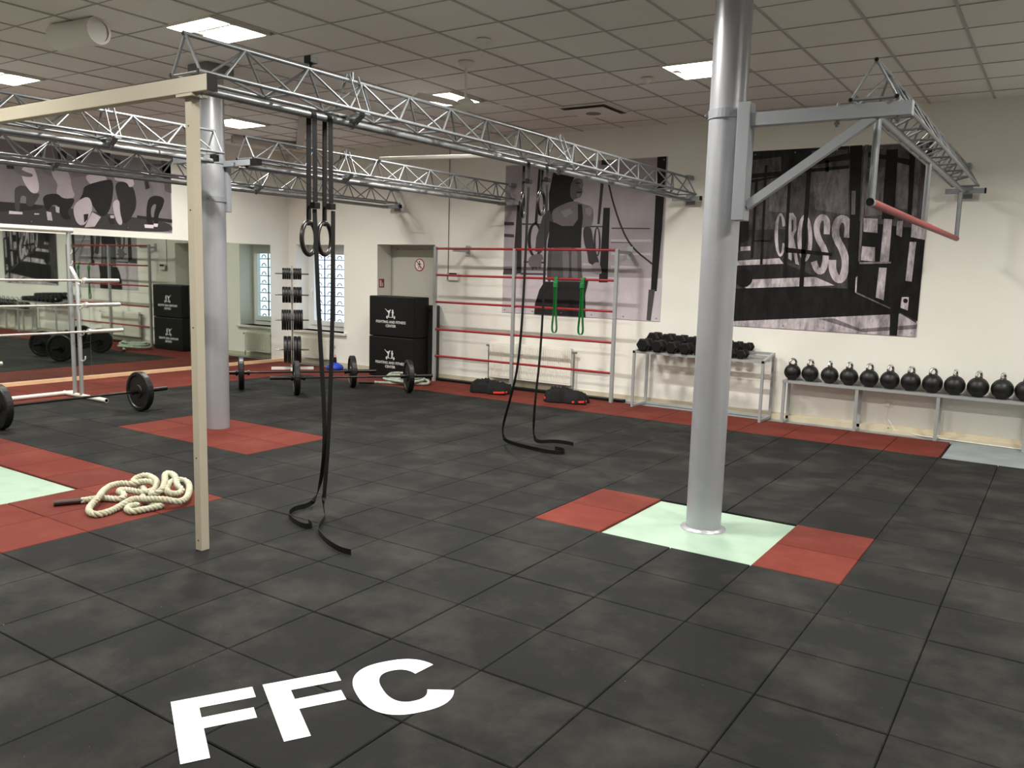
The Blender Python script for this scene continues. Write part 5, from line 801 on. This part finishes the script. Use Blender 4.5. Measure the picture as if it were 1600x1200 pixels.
# ------------------------------------------------------------------ soft boxes with logo
def txt(s_, size, M, name, parent, m=PRW, ext=.0008, bold=.0):
    cu = bpy.data.curves.new('t', 'FONT'); cu.body = s_; cu.size = size; cu.align_x = 'CENTER'; cu.extrude = ext; cu.offset = bold; cu.resolution_u = 2
    o = bpy.data.objects.new('t', cu); COL.objects.link(o); bpy.context.view_layer.update()
    me = bpy.data.meshes.new_from_object(o.evaluated_get(bpy.context.evaluated_depsgraph_get())); me.name = name
    bpy.data.objects.remove(o); me.transform(M); me.materials.clear(); me.materials.append(m); return link(me, name, parent)
def sbox(z0, z1, dx, label):
    t = thing('soft_plyo_box', label, 'box', (-6.675+dx, 7.02, z0), 0, 'stacked black boxes')
    MB().bbox(-.455,.455,-.175,.175,0,z1-z0-.004,.015).build('body', VINYL, t)
    h = (z1-z0)
    Mx = Matrix.Translation((-.01,-.1765,0)) @ Matrix.Rotation(PI/2, 4, 'X')
    Me = Mx @ Matrix.Translation((0,.085,0)) @ Matrix.Scale(.62, 4)
    txt('FIGHTING AND FITNESS', .056, Mx @ Matrix.Translation((0,.205,0)), 'lettering', t, bold=.0008)
    txt('CENTER', .056, Mx @ Matrix.Translation((0,.145,0)), 'lettering', t, bold=.0008)
    b = MB()
    def A(P): b.prism(P, -.001, .001, Me)
    A([(-.10,.335),(.10,.335),(.10,.345),(-.10,.345)])
    A([(-.15,.34),(-.125,.375),(-.105,.385),(-.105,.298),(-.125,.305)]); A([(.15,.34),(.125,.375),(.105,.385),(.105,.298),(.125,.305)])
    A([(-.19,.545),(-.185,.552),(-.11,.50),(-.075,.505),(-.02,.512),(-.03,.46),(-.045,.43),(-.075,.44),(-.10,.47)])
    A([(-.075,.44),(-.045,.43),(-.055,.36),(-.045,.345),(-.085,.345)])
    A([(x-.015, y+.515) for x, y in dsk(.017, 10)])
    A([(.045,.42),(.085,.42),(.075,.36),(.08,.345),(.04,.345)]); A([(.03,.47),(.05,.50),(.085,.49),(.10,.46),(.085,.42),(.05,.42)])
    A([(x+.062, y+.51) for x, y in dsk(.022, 10)])
    b.build('emblem', PRW, t)
sbox(0, .625, 0, 'black padded box with white lettering, lower one of the stack by the door')
sbox(.627, 1.245, .005, 'black padded box with white lettering, upper one of the stack by the door')
gb = thing('soft_plyo_box', 'dark grey padded box standing behind the lettered black boxes', 'box', (-6.24, 7.27, 0))
MB().bbox(-.13,.13,-.06,.06,0,1.12,.012).build('body', VINYLG, gb)
MB().box(.02,.05,-.065,-.06,1.02,1.05).build('tag', BLK, gb)

# ------------------------------------------------------------------ ropes
ROPE= [(-3.608, 0.303, 0.02), (-3.596, 0.375, 0.02), (-3.57, 0.433, 0.02), (-3.498, 0.455, 0.02), (-3.433, 0.49, 0.02), (-3.501, 0.557, 0.03), (-3.561, 0.528, 0.05), (-3.556, 0.592, 0.05), (-3.406, 0.609, 0.05), (-3.399, 0.69, 0.04), (-3.46, 0.793, 0.05), (-3.561, 0.805, 0.06), (-3.61, 0.756, 0.07), (-3.612, 0.678, 0.06), (-3.695, 0.651, 0.06), (-3.705, 0.58, 0.06), (-3.645, 0.478, 0.05), (-3.459, 0.338, 0.06), (-3.432, 0.267, 0.03), (-3.342, 0.197, 0.02), (-3.227, 0.176, 0.02), (-3.216, 0.249, 0.02), (-3.268, 0.358, 0.02), (-3.275, 0.419, 0.04), (-3.298, 0.499, 0.05), (-3.216, 0.53, 0.05), (-3.139, 0.565, 0.06), (-3.063, 0.598, 0.06), (-3.01, 0.647, 0.04), (-3.058, 0.742, 0.04), (-3.195, 0.862, 0.06), (-3.347, 0.954, 0.07), (-3.385, 0.907, 0.09), (-3.329, 0.797, 0.1), (-3.219, 0.687, 0.1), (-3.143, 0.653, 0.08), (-3.167, 0.738, 0.05), (-3.192, 0.805, 0.06), (-3.232, 0.784, 0.09), (-3.337, 0.848, 0.13), (-3.453, 0.882, 0.13), (-3.469, 0.846, 0.13), (-3.289, 0.73, 0.12), (-3.184, 0.638, 0.1), (-3.206, 0.601, 0.08), (-3.307, 0.622, 0.05), (-3.376, 0.711, 0.06), (-3.491, 0.805, 0.08), (-3.707, 0.864, 0.08), (-3.746, 0.816, 0.07), (-3.734, 0.754, 0.05), (-3.648, 0.735, 0.03), (-3.577, 0.76, 0.02), (-3.373, 0.595, 0.02), (-3.165, 0.547, 0.02), (-3.09, 0.59, 0.02), (-3.094, 0.5, 0.02), (-3.103, 0.424, 0.02), (-3.111, 0.358, 0.02), (-3.202, 0.378, 0.02), (-3.249, 0.443, 0.02), (-3.221, 0.483, 0.02)]
HANDLE= [(-3.688, 0.154, 0.02), (-3.611, 0.297, 0.02)]
def rope(P, r, name, m, parent, n=3, pitch=.085, sub=2):
    P = [Vector(p) for p in smooth([tuple(p) for p in P], 2)]
    # resample
    L = [0]
    for a, b in zip(P[:-1], P[1:]): L.append(L[-1]+(b-a).length)
    st = .011; N_ = int(L[-1]/st); Q = []; k = 0
    for i in range(N_+1):
        s_ = min(L[-1], i*st)
        while k < len(L)-2 and L[k+1] < s_: k += 1
        t_ = (s_-L[k])/max(1e-6, L[k+1]-L[k]); Q.append(P[k].lerp(P[k+1], t_))
    b = MB()
    fr = []; prev = None
    for i, p in enumerate(Q):
        d = (Q[min(i+1, len(Q)-1)]-Q[max(i-1, 0)]).normalized()
        if prev is None: u = d.cross(Vector((0,0,1))).normalized()
        else: u = (prev-d*prev.dot(d)).normalized()
        prev = u; fr.append((u, d.cross(u)))
    for q in range(n):
        b.tube([p + (fr[i][0]*math.cos(2*PI*(q/n+i*st/pitch)) + fr[i][1]*math.sin(2*PI*(q/n+i*st/pitch)))*r*.5 for i, p in enumerate(Q)], r*.58, 7)
    return b.build(name, m, parent)
br = thing('battle_rope', 'thick cream battle rope heaped on the red tiles behind the post', 'rope', (0,0,0))
rope(ROPE, .0225, 'rope', ROPEM, br)
h0, h1 = Vector(HANDLE[0]), Vector(HANDLE[1]); MB().tube([h0, h1], .019, 14).build('handle_sleeve', TAPE, br)
b2 = thing('battle_rope', 'pale rope coiled on the floor beside the black boxes', 'rope', (0,0,0))
P = []
for k in range(46):
    a = k*.42; rx, ry = .40-.004*k, .27-.0022*k
    P.append((-6.08+.02*math.sin(a*.7)+rx*math.cos(a), 6.50+ry*math.sin(a), .022+.034*(k/15)+.018*abs(math.sin(a*1.15))))
rope([(-6.35,6.15,.02)]+P, .021, 'rope', ROPEG, b2)
MB().tube([(-6.52,6.0,.02),(-6.36,6.14,.02)], .019, 12).build('handle_sleeve', TAPE, b2)

# ------------------------------------------------------------------ crumpled sandbags
def bag(x, y, rz, label, seed):
    t = thing('sandbag', label, 'sandbag', (x, y, 0), rz, 'black bags with orange straps at the wall')
    bm = bmesh.new(); bmesh.ops.create_grid(bm, x_segments=46, y_segments=30, size=1)
    rnd = random.Random(seed); W = [(rnd.uniform(2,7), rnd.uniform(2,7), rnd.uniform(0,6)) for _ in range(7)]
    for v in bm.verts:
        a, c = v.co.x, v.co.y; e_ = max(0, 1-max(abs(a), abs(c))**5); hgt = .02+.125*e_**.5*(1-.2*a)
        hgt += e_*sum(.009*math.sin(p*a*2+q*c*2+r_) for p, q, r_ in W) + e_*sum(.007*math.sin(p*a*7+q*c*6+r_*2) for p, q, r_ in W)
        v.co = Vector((a*.27+.015*math.sin(5*c), c*.155+.012*math.sin(6*a+seed), max(.004, hgt)))
        v.co.x += .012*math.sin(11*c+3*a+seed); v.co.y += .010*math.sin(13*a+4*c)
    r_ = bmesh.ops.extrude_face_region(bm, geom=list(bm.faces))
    for g_ in r_['geom']:
        if isinstance(g_, bmesh.types.BMVert): g_.co.z = .001
    bmesh.ops.recalc_face_normals(bm, faces=list(bm.faces))
    MB().addbm(bm, smooth=True).build('bag_body', BAG, t)
    MB().ribbon([(-.25,-.12,.05),(-.28,-.08,.05),(-.285,-.02,.05)], (0,0,1), .03, .006).build('strap', ORNG, t)
    MB().ribbon([(.12,-.16,.03),(.2,-.16,.035),(.27,-.13,.04),(.29,-.08,.04)], (0,0,1), .025, .006).build('strap', ORNG, t)
bag(-4.62, 6.62, .12, 'black bag with orange straps, left one at the foot of the wall bars', 3)
bag(-3.42, 6.62, .25, 'black bag with orange straps, right one at the foot of the wall bars', 8)
bd = thing('balance_dome', 'small blue dome with a black knob by the radiator in the corner', 'dome', (-7.98, 6.95, 0))
MB().lathe([(0,0),(.13,0),(.14,.03),(.12,.07),(.07,.1),(.03,.115),(0,.115)], 24).build('dome', BLUE, bd)
MB().tube([(0,0,.11),(0,0,.2)], [.03,.022], 12).build('knob', BLK, bd); MB().tube([(.02*math.cos(a*PI/6),0,.215+.02*math.sin(a*PI/6)) for a in range(12)], .005, 6, closed=True).build('pull_ring', ORNG, bd)

# ------------------------------------------------------------------ ceiling fittings
fn = thing('ceiling_fan', 'white ceiling fan on a long rod beside the ceiling light', 'ceiling fan', (-2.9, 3.64, CZ), .35)
MB().lathe([(0,-.05),(.03,-.05),(.065,-.03),(.075,-.004),(.075,0)], 24).build('canopy', WHT, fn)
MB().tube([(0,0,-.33),(0,0,-.05)], .011, 10).build('rod', WHT, fn)
MB().lathe([(0,-.43),(.05,-.43),(.09,-.41),(.095,-.37),(.07,-.34),(.035,-.325),(0,-.325)], 24).build('motor', WHT, fn)
for k in range(3):
    a = 2*PI*k/3; M = Matrix.Rotation(a, 4, 'Z') @ Matrix.Translation((0,0,-.385)) @ Matrix.Rotation(.2, 4, 'X')
    MB().prism([(.08,-.03),(.2,-.055),(.55,-.06),(.6,-.04),(.6,.04),(.55,.06),(.2,.055),(.08,.03)], -.004, .004, M).build('blade', WHT, fn)
av = thing('air_vent', 'square ceiling air vent with a dropped centre plate over the far wall', 'air vent', (-2.9, 6.1, CZ))
MB().box(-.3,.3,-.3,-.285,-.012,0).box(-.3,.3,.285,.3,-.012,0).box(-.3,-.285,-.285,.285,-.012,0).box(.285,.3,-.285,.285,-.012,0).build('frame', CEIL, av)
MB().bbox(-.25,.25,-.25,.25,-.045,-.03,.003).build('centre_plate', CEIL, av); MB().box(-.285,.285,-.285,.285,-.016,-.012).build('duct_opening', DUCT, av)
MB().prism(dsk(.09), -.048, -.045, Matrix.Translation((0,0,0))).build('grille_disc', DIMG, av)
for x, y, l in ((-2.32,3.11,'small white smoke detector nearer the camera on the ceiling'),(-1.7,4.95,'small white smoke detector left of the light at the near column')):
    t = thing('smoke_detector', l, 'smoke detector', (x, y, CZ-.002))
    MB().lathe([(0,-.045),(.025,-.045),(.035,-.03),(.05,-.018),(.052,0)], 20).build('head', WHT, t); MB().lathe([(.052,-.006),(.06,-.006),(.06,0)], 20).build('base', WHT, t)
sp_ = thing('ceiling_speaker', 'pale drum shaped fitting lying against the ceiling at upper left', 'speaker', (-4.95, 1.16, CZ), .1)
MB().tube([(-.26,0,-.09),(-.25,0,-.09),(.25,0,-.09),(.26,0,-.09)], [.10,.105,.105,.10], 28).build('drum', CEIL, sp_)
MB().lathe([(.085,0),(.105,0),(.105,.01),(.085,.01)], 28, Matrix.Translation((.26,0,-.09)) @ Matrix.Rotation(PI/2, 4, 'Y'), False).build('rim', CEIL, sp_)
MB().box(-.05,.05,-.03,.03,-.03,0).build('mount', WHT, sp_)
